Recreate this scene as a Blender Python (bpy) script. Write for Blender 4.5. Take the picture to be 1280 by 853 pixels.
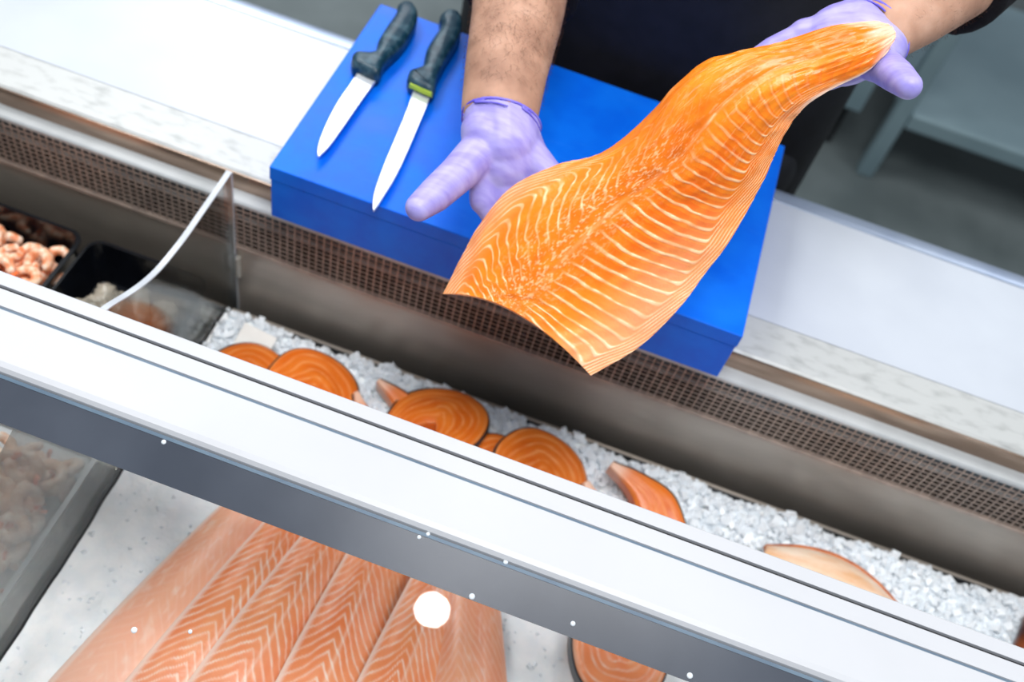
import bpy, bmesh, math, random
import numpy as np
from mathutils import Matrix, Vector

random.seed(4)
rng = np.random.default_rng(4)
for o in list(bpy.data.objects):
    bpy.data.objects.remove(o, do_unlink=True)
scene = bpy.context.scene
COL = scene.collection

# ------------------------------------------------------------------ camera
cam_d = bpy.data.cameras.new('camera')
cam = bpy.data.objects.new('camera', cam_d)
COL.objects.link(cam)
cx = Vector((0.93879509, 0.29597885, 0.17623931))
cy = Vector((-0.34189769, 0.73810895, 0.58163661))
cz = Vector((0.04206832, -0.6062934, 0.79412755))
M = Matrix.Identity(4)
for i in range(3):
    M[i][0], M[i][1], M[i][2] = cx[i], cy[i], cz[i]
M[0][3], M[1][3], M[2][3] = 0.082, -0.693, 0.847
cam.matrix_world = M
cam_d.sensor_width = 36.0
cam_d.lens = 36.865
cam_d.clip_start = 0.02
cam_d.clip_end = 100
cam_d.dof.use_dof = True
cam_d.dof.focus_distance = 0.80
cam_d.dof.aperture_fstop = 4.8
scene.camera = cam

# ------------------------------------------------------------------ world and ceiling lamps
world = bpy.data.worlds.new('world')
scene.world = world
world.use_nodes = True
bg = world.node_tree.nodes['Background']
bg.inputs[0].default_value = (0.86, 0.93, 1.0, 1)
bg.inputs[1].default_value = 0.62


def area(name, loc, target, sx, sy, watts, col=(1, 1, 1)):
    l = bpy.data.lights.new(name, 'AREA')
    l.shape = 'RECTANGLE'
    l.size, l.size_y = sx, sy
    l.energy = watts
    l.color = col
    o = bpy.data.objects.new(name, l)
    COL.objects.link(o)
    o.location = loc
    d = Vector(target) - Vector(loc)
    o.rotation_euler = d.to_track_quat('-Z', 'Y').to_euler()
    return o


area('ceiling_panel_light', (-1.3, 0.5, 2.0), (-1.3, 0.5, 0), 0.7, 0.7, 42, (1, 0.99, 0.97))
area('ceiling_panel_light', (-1.2, 2.4, 2.0), (-1.2, 2.4, 0), 1.2, 1.2, 60, (0.96, 0.98, 1))
area('ceiling_panel_light', (0.2, -0.4, 2.0), (0.2, -0.4, 0), 0.9, 0.9, 58, (1, 0.99, 0.98))
area('ceiling_panel_light', (1.5, 0.9, 2.0), (1.5, 0.9, 0), 0.7, 0.7, 22, (1, 0.99, 0.97))
scene.view_settings.view_transform = 'Standard'
scene.view_settings.look = 'None'
scene.view_settings.gamma = 1.0
scene.view_settings.use_curve_mapping = False
scene.view_settings.exposure = -0.60


# ------------------------------------------------------------------ helpers
def tag(o, label=None, cat=None, group=None, kind=None):
    if label:
        o['label'] = label
    if cat:
        o['category'] = cat
    if group:
        o['group'] = group
    if kind:
        o['kind'] = kind
    return o


def empty(name, loc=(0, 0, 0), label=None, cat=None, group=None):
    o = bpy.data.objects.new(name, None)
    o.empty_display_size = 0.02
    COL.objects.link(o)
    o.location = loc
    return tag(o, label, cat, group)


def obj(name, me, mat=None, parent=None, smooth=False):
    o = bpy.data.objects.new(name, me)
    COL.objects.link(o)
    if mat:
        me.materials.clear()
        me.materials.append(mat)
    if smooth:
        me.polygons.foreach_set('use_smooth', [True] * len(me.polygons))
    if parent:
        o.parent = parent
        # parts are written in world coordinates: take the parent's place out again
        o.matrix_parent_inverse = Matrix.Translation(parent.location).inverted()
    return o


def mesh(name, V, F):
    me = bpy.data.meshes.new(name)
    me.from_pydata([tuple(map(float, v)) for v in V], [], [tuple(map(int, f)) for f in F])
    me.update()
    return me


def bm_mesh(name, bm):
    me = bpy.data.meshes.new(name)
    bmesh.ops.recalc_face_normals(bm, faces=bm.faces)
    bm.to_mesh(me)
    bm.free()
    return me


def box_mesh(name, lo, hi, bev=0.0, seg=2):
    bm = bmesh.new()
    bmesh.ops.create_cube(bm, size=1)
    for v in bm.verts:
        for i in range(3):
            v.co[i] = lo[i] if v.co[i] < 0 else hi[i]
    if bev:
        bmesh.ops.bevel(bm, geom=list(bm.edges), offset=bev, segments=seg, affect='EDGES', profile=0.5)
    return bm_mesh(name, bm)


def profile_mesh(name, pts, x0, x1):
    """closed (y, z) outline carried along X"""
    n = len(pts)
    V = [(x0, y, z) for y, z in pts] + [(x1, y, z) for y, z in pts]
    F = [(i, (i + 1) % n, n + (i + 1) % n, n + i) for i in range(n)]
    F += [tuple(range(n))[::-1], tuple(range(n, 2 * n))]
    bm = bmesh.new()
    vs = [bm.verts.new(v) for v in V]
    for f in F:
        bm.faces.new([vs[i] for i in f])
    return bm_mesh(name, bm)


def catmull(P, n, closed=False):
    """n points on a Catmull-Rom curve through P (k x d)"""
    P = np.asarray(P, float)
    k = len(P)
    if closed:
        t = np.linspace(0, k, n, endpoint=False)
        idx = lambda i: i % k
    else:
        t = np.linspace(0, k - 1, n)
        idx = lambda i: np.clip(i, 0, k - 1)
    i = np.floor(t).astype(int)
    if not closed:
        i = np.minimum(i, k - 2)
    s = (t - i)[:, None] if P.ndim == 2 else (t - i)[:, None, None]
    p0, p1, p2, p3 = P[idx(i - 1)], P[idx(i)], P[idx(i + 1)], P[idx(i + 2)]
    if not closed:
        p0 = np.where((i == 0)[(...,) + (None,) * (P.ndim - 1)], 2 * p1 - p2, p0)
        p3 = np.where((i == k - 2)[(...,) + (None,) * (P.ndim - 1)], 2 * p2 - p1, p3)
    return 0.5 * (2 * p1 + (p2 - p0) * s + (2 * p0 - 5 * p1 + 4 * p2 - p3) * s ** 2 + (3 * p1 - p0 - 3 * p2 + p3) * s ** 3)


_lat = np.random.default_rng(11).random((256, 256))


def noise(x, y, seed=0):
    """smooth value noise in [-1, 1]"""
    x = np.asarray(x, float) + seed * 17.3
    y = np.asarray(y, float) + seed * 9.7
    xi, yi = np.floor(x).astype(int), np.floor(y).astype(int)
    fx, fy = x - xi, y - yi
    fx, fy = fx * fx * (3 - 2 * fx), fy * fy * (3 - 2 * fy)
    g = lambda a, b: _lat[a % 256, b % 256]
    return 2 * ((g(xi, yi) * (1 - fx) + g(xi + 1, yi) * fx) * (1 - fy) + (g(xi, yi + 1) * (1 - fx) + g(xi + 1, yi + 1) * fx) * fy) - 1


def sstep(a, b, x):
    t = np.clip((x - a) / (b - a), 0, 1)
    return t * t * (3 - 2 * t)


# ------------------------------------------------------------------ materials
def new_mat(name):
    m = bpy.data.materials.new(name)
    m.use_nodes = True
    nt = m.node_tree
    return m, nt, nt.nodes['Principled BSDF']


def node(nt, typ, **kw):
    n = nt.nodes.new(typ)
    for k, v in kw.items():
        setattr(n, k, v)
    return n


def rgb(h):
    h = h.lstrip('#')
    c = [int(h[i:i + 2], 16) / 255 for i in (0, 2, 4)]
    return tuple(((x + 0.055) / 1.055) ** 2.4 if x > 0.04045 else x / 12.92 for x in c) + (1,)


def ramp(nt, stops):
    r = node(nt, 'ShaderNodeValToRGB')
    el = r.color_ramp.elements
    while len(el) < len(stops):
        el.new(0.5)
    for e, (p, c) in zip(el, stops):
        e.position, e.color = p, c
    return r


def simple(name, c1, c2=None, rough=0.4, metal=0.0, scale=30, stretch=(1, 1, 1), bump=0.0, bscale=None, spec=0.5, coat=0.0, sss=0.0, detail=4, lo=0.35, hi=0.65):
    m, nt, p = new_mat(name)
    c2 = c2 or c1
    tc = node(nt, 'ShaderNodeTexCoord')
    mp = node(nt, 'ShaderNodeMapping')
    mp.inputs['Scale'].default_value = stretch
    nz = node(nt, 'ShaderNodeTexNoise')
    nz.inputs['Scale'].default_value = scale
    nz.inputs['Detail'].default_value = detail
    r = ramp(nt, [(lo, c1), (hi, c2)])
    nt.links.new(tc.outputs['Object'], mp.inputs[0])
    nt.links.new(mp.outputs[0], nz.inputs['Vector'])
    nt.links.new(nz.outputs[0], r.inputs[0])
    nt.links.new(r.outputs[0], p.inputs['Base Color'])
    p.inputs['Roughness'].default_value = rough
    p.inputs['Metallic'].default_value = metal
    p.inputs['Specular IOR Level'].default_value = spec
    p.inputs['Coat Weight'].default_value = coat
    if sss:
        p.inputs['Subsurface Weight'].default_value = sss
        p.inputs['Subsurface Radius'].default_value = (0.008, 0.004, 0.003)
        p.inputs['Subsurface Scale'].default_value = 1.0
    if bump:
        n2 = node(nt, 'ShaderNodeTexNoise')
        n2.inputs['Scale'].default_value = bscale or scale * 4
        n2.inputs['Detail'].default_value = 3
        nt.links.new(mp.outputs[0], n2.inputs['Vector'])
        b = node(nt, 'ShaderNodeBump')
        b.inputs['Strength'].default_value = bump
        b.inputs['Distance'].default_value = 0.002
        nt.links.new(n2.outputs[0], b.inputs['Height'])
        nt.links.new(b.outputs[0], p.inputs['Normal'])
    return m


M_white_top = simple('white_worktop_plastic', rgb('#bbc2cd'), rgb('#c4cbd5'), rough=0.30, scale=6, spec=0.5)
M_white_rail = simple('white_painted_aluminium', rgb('#b6b9bf'), rgb('#bcbfc5'), rough=0.45, scale=5, spec=0.5)
M_steel_strip = simple('worn_galvanised_steel', rgb('#a3a6a6'), rgb('#bfc2c2'), rough=0.5, metal=0.25, scale=38, stretch=(1, 2.5, 1), bump=0.12, bscale=120, detail=9, lo=0.26, hi=0.5)
M_steel_dark = simple('brushed_stainless_steel', rgb('#a8a097'), rgb('#c2b9af'), rough=0.36, metal=0.6, scale=5, stretch=(1, 1, 3), bump=0.03, bscale=60)
M_steel_step = simple('stainless_riser_steel', rgb('#8a7566'), rgb('#b09a89'), rough=0.25, metal=0.75, scale=9, stretch=(1, 10, 10))  # brown of the things mirrored in the riser, put into its colour
M_ledge = simple('bright_steel_ledge', rgb('#b4b9bc'), rgb('#c3c8cb'), rough=0.45, metal=0.25, scale=20, bump=0.05)
M_grille = simple('grille_wire_steel', rgb('#a5968d'), rgb('#bdaca1'), rough=0.45, metal=0.4, scale=60)
M_black = simple('black_recess', rgb('#040404'), rgb('#070606'), rough=0.9, spec=0.0)  # shade deep in the vent put into the colour; also on the drain channel
M_vent_reflection = simple('blue_grey_vent_reflection', rgb('#4a545c'), rgb('#5f6b74'), rough=0.4, metal=0.3, scale=18)
M_channel = simple('dark_channel_metal', rgb('#26272a'), rgb('#34363a'), rough=0.4, metal=0.4)
M_grey_band = simple('grey_glass_border', rgb('#3b414c'), rgb('#464c57'), rough=0.25, scale=9, spec=0.3)
M_gap_line = simple('blue_grey_gap_line', rgb('#4d6276'), rgb('#5a7083'), rough=0.5)
M_curb = simple('rounded_aluminium_curb', rgb('#8c9ab2'), rgb('#a3b0c4'), rough=0.28, metal=0.5, scale=10)
M_tray = simple('black_food_tray_plastic', rgb('#0a0c11'), rgb('#0d1016'), rough=0.16, spec=0.6)
M_floor = simple('grey_concrete_floor', rgb('#566062'), rgb('#6a7476'), rough=0.5, scale=5, detail=8)
M_table = simple('table_stainless_steel', rgb('#8ba4ae'), rgb('#9bb4bd'), rough=0.4, metal=0.5, scale=4, detail=5)
M_cloth = simple('black_cotton_cloth', rgb('#0b0b10'), rgb('#111118'), rough=0.85, scale=60, bump=0.2, bscale=500, spec=0.2)
M_apron = simple('black_apron_canvas', rgb('#0e0e14'), rgb('#15151d'), rough=0.62, scale=40, bump=0.15, bscale=600, spec=0.35)
M_trouser = simple('dark_navy_trousers', rgb('#14171f'), rgb('#1c2029'), rough=0.8, scale=50, bump=0.2, bscale=500)
M_shoe = simple('black_rubber_shoe', rgb('#0c0c0d'), rgb('#151516'), rough=0.5)
M_hair = simple('dark_brown_hair', rgb('#2a1c14'), rgb('#3a281c'), rough=0.6, scale=80)
M_armhair = simple('fine_brown_arm_hair', rgb('#4a3020'), rgb('#5c3d28'), rough=0.6, scale=80)
M_blade = simple('polished_blade_steel', rgb('#dfe6ee'), rgb('#eef2f6'), rough=0.3, metal=0.55, scale=20)
M_lime = simple('lime_plastic_band', rgb('#b4cf2c'), rough=0.4)
M_skin_fish = simple('dark_salmon_skin', rgb('#15171b'), rgb('#2c3036'), rough=0.3, scale=60, spec=0.6)
M_skin_silver = simple('silver_salmon_skin', rgb('#8f8f93'), rgb('#c9c2bd'), rough=0.3, scale=60, spec=0.6)
M_paletray = simple('pale_grey_tray_plastic', rgb('#b9c2c7'), rgb('#c8d0d4'), rough=0.35)
M_drop = simple('milky_water_drop', rgb('#c9d2da'), rgb('#dfe6ec'), rough=0.1, spec=0.6)
M_clip = simple('brushed_clip_steel', rgb('#b5b3ab'), rgb('#c7c5bd'), rough=0.35, metal=0.5)
M_white_paper = simple('white_card', rgb('#e6e4df'), rgb('#efeeea'), rough=0.6)
M_pale_fish = simple('pale_whitefish_flesh', rgb('#e5b489'), rgb('#f2dcc6'), rough=0.3, scale=25, stretch=(1, 3, 1), bump=0.3, bscale=90, sss=0.15)
M_red_skin = simple('reddish_fish_skin', rgb('#a5512a'), rgb('#c9733c'), rough=0.35, scale=60)
M_darkred = simple('dark_red_fish_flesh', rgb('#3c1410'), rgb('#8f4a22'), rough=0.3, scale=28, bump=0.2)
M_greyfish = simple('greyish_frozen_fish_pieces', rgb('#6b6a62'), rgb('#a89f90'), rough=0.3, scale=30, bump=0.4, bscale=120, sss=0.15)


def blue_board():
    m, nt, p = new_mat('blue_polyethylene')
    tc = node(nt, 'ShaderNodeTexCoord')
    nz = node(nt, 'ShaderNodeTexNoise')
    nz.inputs['Scale'].default_value = 22
    nz.inputs['Detail'].default_value = 8
    r = ramp(nt, [(0.35, rgb('#0060e0')), (0.7, rgb('#0070ec'))])
    mp = node(nt, 'ShaderNodeMapping')
    mp.inputs['Rotation'].default_value = (0, 0, 0.6)
    mp.inputs['Scale'].default_value = (6, 90, 1)
    sc = node(nt, 'ShaderNodeTexNoise')
    sc.inputs['Scale'].default_value = 4
    sc.inputs['Detail'].default_value = 3
    sr = ramp(nt, [(0.62, (0, 0, 0, 1)), (0.75, (1, 1, 1, 1))])
    mx = node(nt, 'ShaderNodeMix', data_type='RGBA')
    mul = node(nt, 'ShaderNodeMath', operation='MULTIPLY')
    mul.inputs[1].default_value = 0.10
    mx.inputs['B'].default_value = rgb('#4d8df0')
    L = nt.links.new
    L(tc.outputs['Object'], nz.inputs['Vector'])
    L(nz.outputs[0], r.inputs[0])
    L(tc.outputs['Object'], mp.inputs[0])
    L(mp.outputs[0], sc.inputs['Vector'])
    L(sc.outputs[0], sr.inputs[0])
    L(sr.outputs[0], mul.inputs[0])
    L(mul.outputs[0], mx.inputs['Factor'])
    L(r.outputs[0], mx.inputs['A'])
    L(mx.outputs['Result'], p.inputs['Base Color'])
    rr = ramp(nt, [(0.3, (0.33, 0.33, 0.33, 1)), (0.7, (0.45, 0.45, 0.45, 1))])
    L(nz.outputs[0], rr.inputs[0])
    L(rr.outputs[0], p.inputs['Roughness'])
    p.inputs['Specular IOR Level'].default_value = 0.25
    b = node(nt, 'ShaderNodeBump')
    b.inputs['Strength'].default_value = 0.08
    b.inputs['Distance'].default_value = 0.001
    L(sc.outputs[0], b.inputs['Height'])
    L(b.outputs[0], p.inputs['Normal'])
    return m


M_blue = blue_board()


def salmon(name, deep, mid, fatc, palec, rough=0.3, sss=0.12, fleck=0.5):
    """flesh colour from the mesh attributes fat (0-1 line), tone (0-1) and pale (0-1)"""
    m, nt, p = new_mat(name)
    L = nt.links.new
    at = {k: node(nt, 'ShaderNodeAttribute', attribute_name=k) for k in ('fat', 'tone', 'pale')}
    tc = node(nt, 'ShaderNodeTexCoord')
    nz = node(nt, 'ShaderNodeTexNoise')
    nz.inputs['Scale'].default_value = 160
    nz.inputs['Detail'].default_value = 6
    L(tc.outputs['Object'], nz.inputs['Vector'])
    m1 = node(nt, 'ShaderNodeMix', data_type='RGBA')
    m1.inputs['A'].default_value, m1.inputs['B'].default_value = deep, mid
    L(at['tone'].outputs['Fac'], m1.inputs['Factor'])
    m2 = node(nt, 'ShaderNodeMix', data_type='RGBA')
    m2.inputs['B'].default_value = fatc
    L(m1.outputs['Result'], m2.inputs['A'])
    L(at['fat'].outputs['Fac'], m2.inputs['Factor'])
    m3 = node(nt, 'ShaderNodeMix', data_type='RGBA')
    m3.inputs['B'].default_value = palec
    L(m2.outputs['Result'], m3.inputs['A'])
    L(at['pale'].outputs['Fac'], m3.inputs['Factor'])
    L(m3.outputs['Result'], p.inputs['Base Color'])
    p.inputs['Roughness'].default_value = rough
    p.inputs['Specular IOR Level'].default_value = 0.45
    p.inputs['Subsurface Weight'].default_value = sss
    p.inputs['Subsurface Radius'].default_value = (0.006, 0.002, 0.001)
    p.inputs['Subsurface Scale'].default_value = 1.0
    b = node(nt, 'ShaderNodeBump')
    b.inputs['Strength'].default_value = fleck
    b.inputs['Distance'].default_value = 0.0012
    L(nz.outputs[0], b.inputs['Height'])
    L(b.outputs[0], p.inputs['Normal'])
    return m


M_salmon = salmon('fresh_salmon_flesh', rgb('#ea6a00'), rgb('#f8941e'), rgb('#ffca98'), rgb('#f8d2bc'), rough=0.3)
M_salmon_ice = salmon('salmon_flesh_on_ice', rgb('#ee7626'), rgb('#f99e5e'), rgb('#ffe2cc'), rgb('#fbd8c6'), rough=0.32, fleck=0.35)
M_steak = salmon('salmon_steak_flesh', rgb('#cf5c0c'), rgb('#e27a26'), rgb('#f0a868'), rgb('#e3b9a0'), rough=0.35, fleck=0.35)


def ice_mat():
    m, nt, p = new_mat('crushed_ice')
    p.inputs['Base Color'].default_value = (0.84, 0.90, 0.95, 1)
    p.inputs['Roughness'].default_value = 0.18
    p.inputs['Specular IOR Level'].default_value = 0.5
    p.inputs['IOR'].default_value = 1.31
    p.inputs['Subsurface Weight'].default_value = 0.2
    p.inputs['Subsurface Radius'].default_value = (0.01, 0.012, 0.014)
    p.inputs['Subsurface Scale'].default_value = 1.0
    return m


M_ice = ice_mat()
M_icebed = simple('packed_ice', rgb('#f1f6f9'), rgb('#fdfefe'), rough=0.4, scale=55, bump=0.6, bscale=110, sss=0.1)


def glass_mat(name, tint, refl=1.0, ior=1.45, rough=0.0):
    """thin clear pane: lets light straight through, mirrors by Fresnel"""
    m = bpy.data.materials.new(name)
    m.use_nodes = True
    nt = m.node_tree
    nt.nodes.clear()
    L = nt.links.new
    out = node(nt, 'ShaderNodeOutputMaterial')
    tr = node(nt, 'ShaderNodeBsdfTransparent')
    tr.inputs[0].default_value = tint
    gl = node(nt, 'ShaderNodeBsdfGlossy')
    gl.inputs['Roughness'].default_value = rough
    fr = node(nt, 'ShaderNodeFresnel')
    fr.inputs['IOR'].default_value = ior
    mu = node(nt, 'ShaderNodeMath', operation='MULTIPLY')
    mu.inputs[1].default_value = refl
    mx = node(nt, 'ShaderNodeMixShader')
    L(fr.outputs[0], mu.inputs[0])
    L(mu.outputs[0], mx.inputs[0])
    L(tr.outputs[0], mx.inputs[1])
    L(gl.outputs[0], mx.inputs[2])
    L(mx.outputs[0], out.inputs[0])
    return m


M_glass = glass_mat('clear_counter_glass', (0.985, 0.99, 0.99, 1), 1.0, 1.5, 0.0)
M_acryl = glass_mat('clear_acrylic', (0.93, 0.94, 0.93, 1), 0.7, 1.45, 0.12)
M_acryl_edge = simple('polished_acrylic_edge', rgb('#b4bac2'), rgb('#c6ccd3'), rough=0.25)


def skin_mat():
    m, nt, p = new_mat('tanned_skin')
    L = nt.links.new
    tc = node(nt, 'ShaderNodeTexCoord')
    nz = node(nt, 'ShaderNodeTexNoise')
    nz.inputs['Scale'].default_value = 30
    nz.inputs['Detail'].default_value = 7
    r = ramp(nt, [(0.3, rgb('#946e5b')), (0.55, rgb('#b28973')), (0.75, rgb('#c29b86'))])
    L(tc.outputs['Object'], nz.inputs['Vector'])
    L(nz.outputs[0], r.inputs[0])
    L(r.outputs[0], p.inputs['Base Color'])
    p.inputs['Roughness'].default_value = 0.66
    p.inputs['Subsurface Weight'].default_value = 0.12
    p.inputs['Subsurface Radius'].default_value = (0.008, 0.003, 0.002)
    p.inputs['Subsurface Scale'].default_value = 1.0
    v = node(nt, 'ShaderNodeTexVoronoi')
    v.inputs['Scale'].default_value = 900
    b = node(nt, 'ShaderNodeBump')
    b.inputs['Strength'].default_value = 0.12
    b.inputs['Distance'].default_value = 0.0008
    L(tc.outputs['Object'], v.inputs['Vector'])
    L(v.outputs['Distance'], b.inputs['Height'])
    L(b.outputs[0], p.inputs['Normal'])
    return m


M_skin = skin_mat()


def glove_mat():
    m, nt, p = new_mat('lavender_nitrile')
    L = nt.links.new
    tc = node(nt, 'ShaderNodeTexCoord')
    wv = node(nt, 'ShaderNodeTexNoise')
    wv.inputs['Scale'].default_value = 1.0
    wv.inputs['Detail'].default_value = 4
    mp = node(nt, 'ShaderNodeMapping')
    mp.inputs['Rotation'].default_value = (0.3, 0.2, 0.7)
    mp.inputs['Scale'].default_value = (25, 150, 45)
    L(tc.outputs['Object'], mp.inputs[0])
    L(mp.outputs[0], wv.inputs['Vector'])
    r = ramp(nt, [(0.35, rgb('#9389d6')), (0.65, rgb('#aca5e2'))])
    L(wv.outputs[0], r.inputs[0])
    L(r.outputs[0], p.inputs['Base Color'])
    p.inputs['Roughness'].default_value = 0.42
    p.inputs['Specular IOR Level'].default_value = 0.45
    p.inputs['Subsurface Weight'].default_value = 0.08
    p.inputs['Subsurface Radius'].default_value = (0.003, 0.003, 0.006)
    p.inputs['Subsurface Scale'].default_value = 1.0
    b = node(nt, 'ShaderNodeBump')
    b.inputs['Strength'].default_value = 0.15
    b.inputs['Distance'].default_value = 0.002
    L(wv.outputs[0], b.inputs['Height'])
    L(b.outputs[0], p.inputs['Normal'])
    return m


M_glove = glove_mat()
M_cuff = simple('violet_rolled_cuff', rgb('#5a4fd0'), rgb('#8178e0'), rough=0.4, scale=50, stretch=(1, 1, 1))


def handle_mat():
    m, nt, p = new_mat('dark_teal_handle_plastic')
    L = nt.links.new
    tc = node(nt, 'ShaderNodeTexCoord')
    nz = node(nt, 'ShaderNodeTexNoise')
    nz.inputs['Scale'].default_value = 120
    nz.inputs['Detail'].default_value = 5
    r = ramp(nt, [(0.45, rgb('#0a3042')), (0.75, rgb('#42606e'))])
    L(tc.outputs['Object'], nz.inputs['Vector'])
    L(nz.outputs[0], r.inputs[0])
    L(r.outputs[0], p.inputs['Base Color'])
    p.inputs['Roughness'].default_value = 0.38
    b = node(nt, 'ShaderNodeBump')
    b.inputs['Strength'].default_value = 0.35
    b.inputs['Distance'].default_value = 0.001
    L(nz.outputs[0], b.inputs['Height'])
    L(b.outputs[0], p.inputs['Normal'])
    return m


M_handle = handle_mat()


def shrimp_mat():
    m, nt, p = new_mat('cooked_prawn_flesh')
    L = nt.links.new
    tc = node(nt, 'ShaderNodeTexCoord')
    nz = node(nt, 'ShaderNodeTexNoise')
    nz.inputs['Scale'].default_value = 130
    r = ramp(nt, [(0.35, rgb('#e88a5c')), (0.5, rgb('#f4b892')), (0.65, rgb('#fae0cb'))])
    L(tc.outputs['Object'], nz.inputs['Vector'])
    L(nz.outputs[0], r.inputs[0])
    L(r.outputs[0], p.inputs['Base Color'])
    p.inputs['Roughness'].default_value = 0.3
    p.inputs['Subsurface Weight'].default_value = 0.1
    p.inputs['Subsurface Radius'].default_value = (0.004, 0.002, 0.001)
    p.inputs['Subsurface Scale'].default_value = 1.0
    return m


M_shrimp = shrimp_mat()
M_shrimp_tail = simple('orange_prawn_tail', rgb('#e2602c'), rgb('#ee8450'), rough=0.3)

# ------------------------------------------------------------------ setting
X0, X1 = -1.25, 1.35
fl = obj('floor', box_mesh('floor', (-4, -3, -0.95), (4, 6, -0.90)), M_floor)
tag(fl, kind='structure')

# ------------------------------------------------------------------ display case
case = empty('fish_display_case', (0, -0.2, -0.9), 'stainless steel refrigerated fish display case with mesh air vent', 'display case')
obj('front_trim', profile_mesh('front_trim', [(0.0985, 0.0), (0.0465, 0.0), (0.0435, -0.002), (0.0425, -0.006), (0.0425, -0.0255), (0.050, -0.0255), (0.0985, -0.0255)], X0, X1), M_steel_strip, case)
obj('riser', box_mesh('riser', (X0, 0.0405, -0.0272), (X1, 0.0424, -0.0012)), M_steel_step, case)
obj('ledge', profile_mesh('ledge', [(0.0424, -0.0255), (0.0255, -0.0255), (0.0235, -0.0275), (0.0235, -0.0315), (0.0424, -0.0315)], X0, X1), M_ledge, case)
# inside of the air vent
obj('vent_recess', box_mesh('vent_recess', (X0, 0.052, -0.112), (X1, 0.060, -0.0316)), M_black, case)
obj('vent_recess', box_mesh('vent_recess', (X0, 0.0262, -0.112), (X1, 0.052, -0.1045)), M_black, case)
obj('reflection_strip', box_mesh('reflection_strip', (X0, 0.0300, -0.0625), (X1, 0.0330, -0.0575)), M_ledge, case)  # pale strip added for the bright reflected line behind the mesh
obj('reflection_plate', box_mesh('reflection_plate', (X0, 0.0335, -0.0575), (X1, 0.0350, -0.0316)), M_vent_reflection, case)  # added plate, coloured as the grey-blue reflection behind the upper mesh


def grille():
    V, F = [], []

    def bar(lo, hi):
        b = len(V)
        for x in (lo[0], hi[0]):
            for y in (lo[1], hi[1]):
                for z in (lo[2], hi[2]):
                    V.append((x, y, z))
        F.extend([tuple(b + i for i in q) for q in ((0, 1, 3, 2), (4, 6, 7, 5), (0, 4, 5, 1), (2, 3, 7, 6), (0, 2, 6, 4), (1, 5, 7, 3))])
    p = 0.0087
    n = int((X1 - X0) / p)
    for i in range(n):
        x = X0 + i * p
        bar((x, 0.0226, -0.101), (x + 0.0013, 0.0240, -0.0316))
    for k in range(9):
        z = -0.0395 - k * 0.0071
        bar((X0, 0.0238, z - 0.0005), (X1, 0.0252, z + 0.0005))
    return mesh('vent_grille', V, F)


obj('vent_grille', grille(), M_grille, case)
obj('grille_edge', box_mesh('grille_edge', (X0, 0.0215, -0.1035), (X1, 0.0262, -0.0985)), M_grille, case)
obj('back_panel', box_mesh('back_panel', (X0, 0.0240, -0.235), (X1, 0.0300, -0.1040)), M_steel_dark, case)
obj('drain_channel', box_mesh('drain_channel', (X0, -0.007, -0.240), (X1, 0.0240, -0.228)), M_black, case)
obj('ice_pan_rim', profile_mesh('ice_pan_rim', [(0.0065, -0.228), (0.0065, -0.200), (0.0035, -0.200), (0.0035, -0.228)], -0.303, X1), M_channel, case)
obj('ice_pan_rim_edge', box_mesh('ice_pan_rim_edge', (-0.303, 0.0030, -0.2005), (X1, 0.0072, -0.1985), 0.0006, 1), M_steel_dark, case)
obj('case_floor', box_mesh('case_floor', (X0, -0.72, -0.250), (X1, 0.03, -0.240)), M_steel_dark, case)
obj('front_panel', box_mesh('front_panel', (X0, -0.735, -0.9), (X1, -0.72, -0.062)), M_white_rail, case)
obj('cabinet_back', box_mesh('cabinet_back', (X0, 0.290, -0.9), (X1, 0.305, -0.0255)), M_steel_dark, case)
obj('cabinet_base', box_mesh('cabinet_base', (X0, -0.70, -0.9), (X1, 0.288, -0.252)), M_steel_dark, case)

# worktop behind the case
wt = empty('serving_worktop', (0, 0.2, -0.025), 'white plastic serving worktop with rounded metal back curb', 'worktop')
obj('worktop_surface', box_mesh('worktop_surface', (X0, 0.0994, -0.0250), (X1, 0.2885, 0.0)), M_white_top, wt)
th = np.linspace(0, math.pi, 9)
cur = [(0.3165, -0.025)] + [(0.3033 + 0.0131 * math.cos(t), -0.0082 + 0.008 * math.sin(t)) for t in th] + [(0.2902, -0.025)]
obj('back_curb', profile_mesh('back_curb', cur, X0, X1), M_curb, wt)

# ------------------------------------------------------------------ front glass with its white rail
gl = empty('glass_front', (0, -0.30, 0.07), 'sloping clear glass front hung from a wide white grooved rail', 'glass front')


def rail():
    p = [(-0.238, 0.072), (-0.238, 0.0985), (-0.2392, 0.100),
         (-0.2514, 0.100), (-0.2517, 0.0965), (-0.2545, 0.0965), (-0.2548, 0.100),
         (-0.2702, 0.100), (-0.2706, 0.0985), (-0.2729, 0.0985), (-0.2733, 0.100),
         (-0.3170, 0.100), (-0.3215, 0.0988), (-0.3242, 0.0960), (-0.3250, 0.0925), (-0.3250, 0.072)]
    return profile_mesh('rail', p, X0, X1)


obj('rail', rail(), M_white_rail, gl)
obj('groove_line', box_mesh('groove_line', (X0, -0.2544, 0.0960), (X1, -0.2518, 0.0968)), M_channel, gl)
obj('groove_line', box_mesh('groove_line', (X0, -0.2728, 0.0980), (X1, -0.2707, 0.0987)), M_gap_line, gl)
TILT = math.radians(20)
ct, st_ = math.cos(TILT), math.sin(TILT)


def slope(s, h):          # s metres down the pane from its top line, h above it
    return (-0.3245 - s * ct - h * st_, 0.0935 - s * st_ + h * ct)


def slab(name, s0, s1, h0, h1, mat):
    return obj(name, profile_mesh(name, [slope(s0, h0), slope(s0, h1), slope(s1, h1), slope(s1, h0)], X0, X1), mat, gl)


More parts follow.
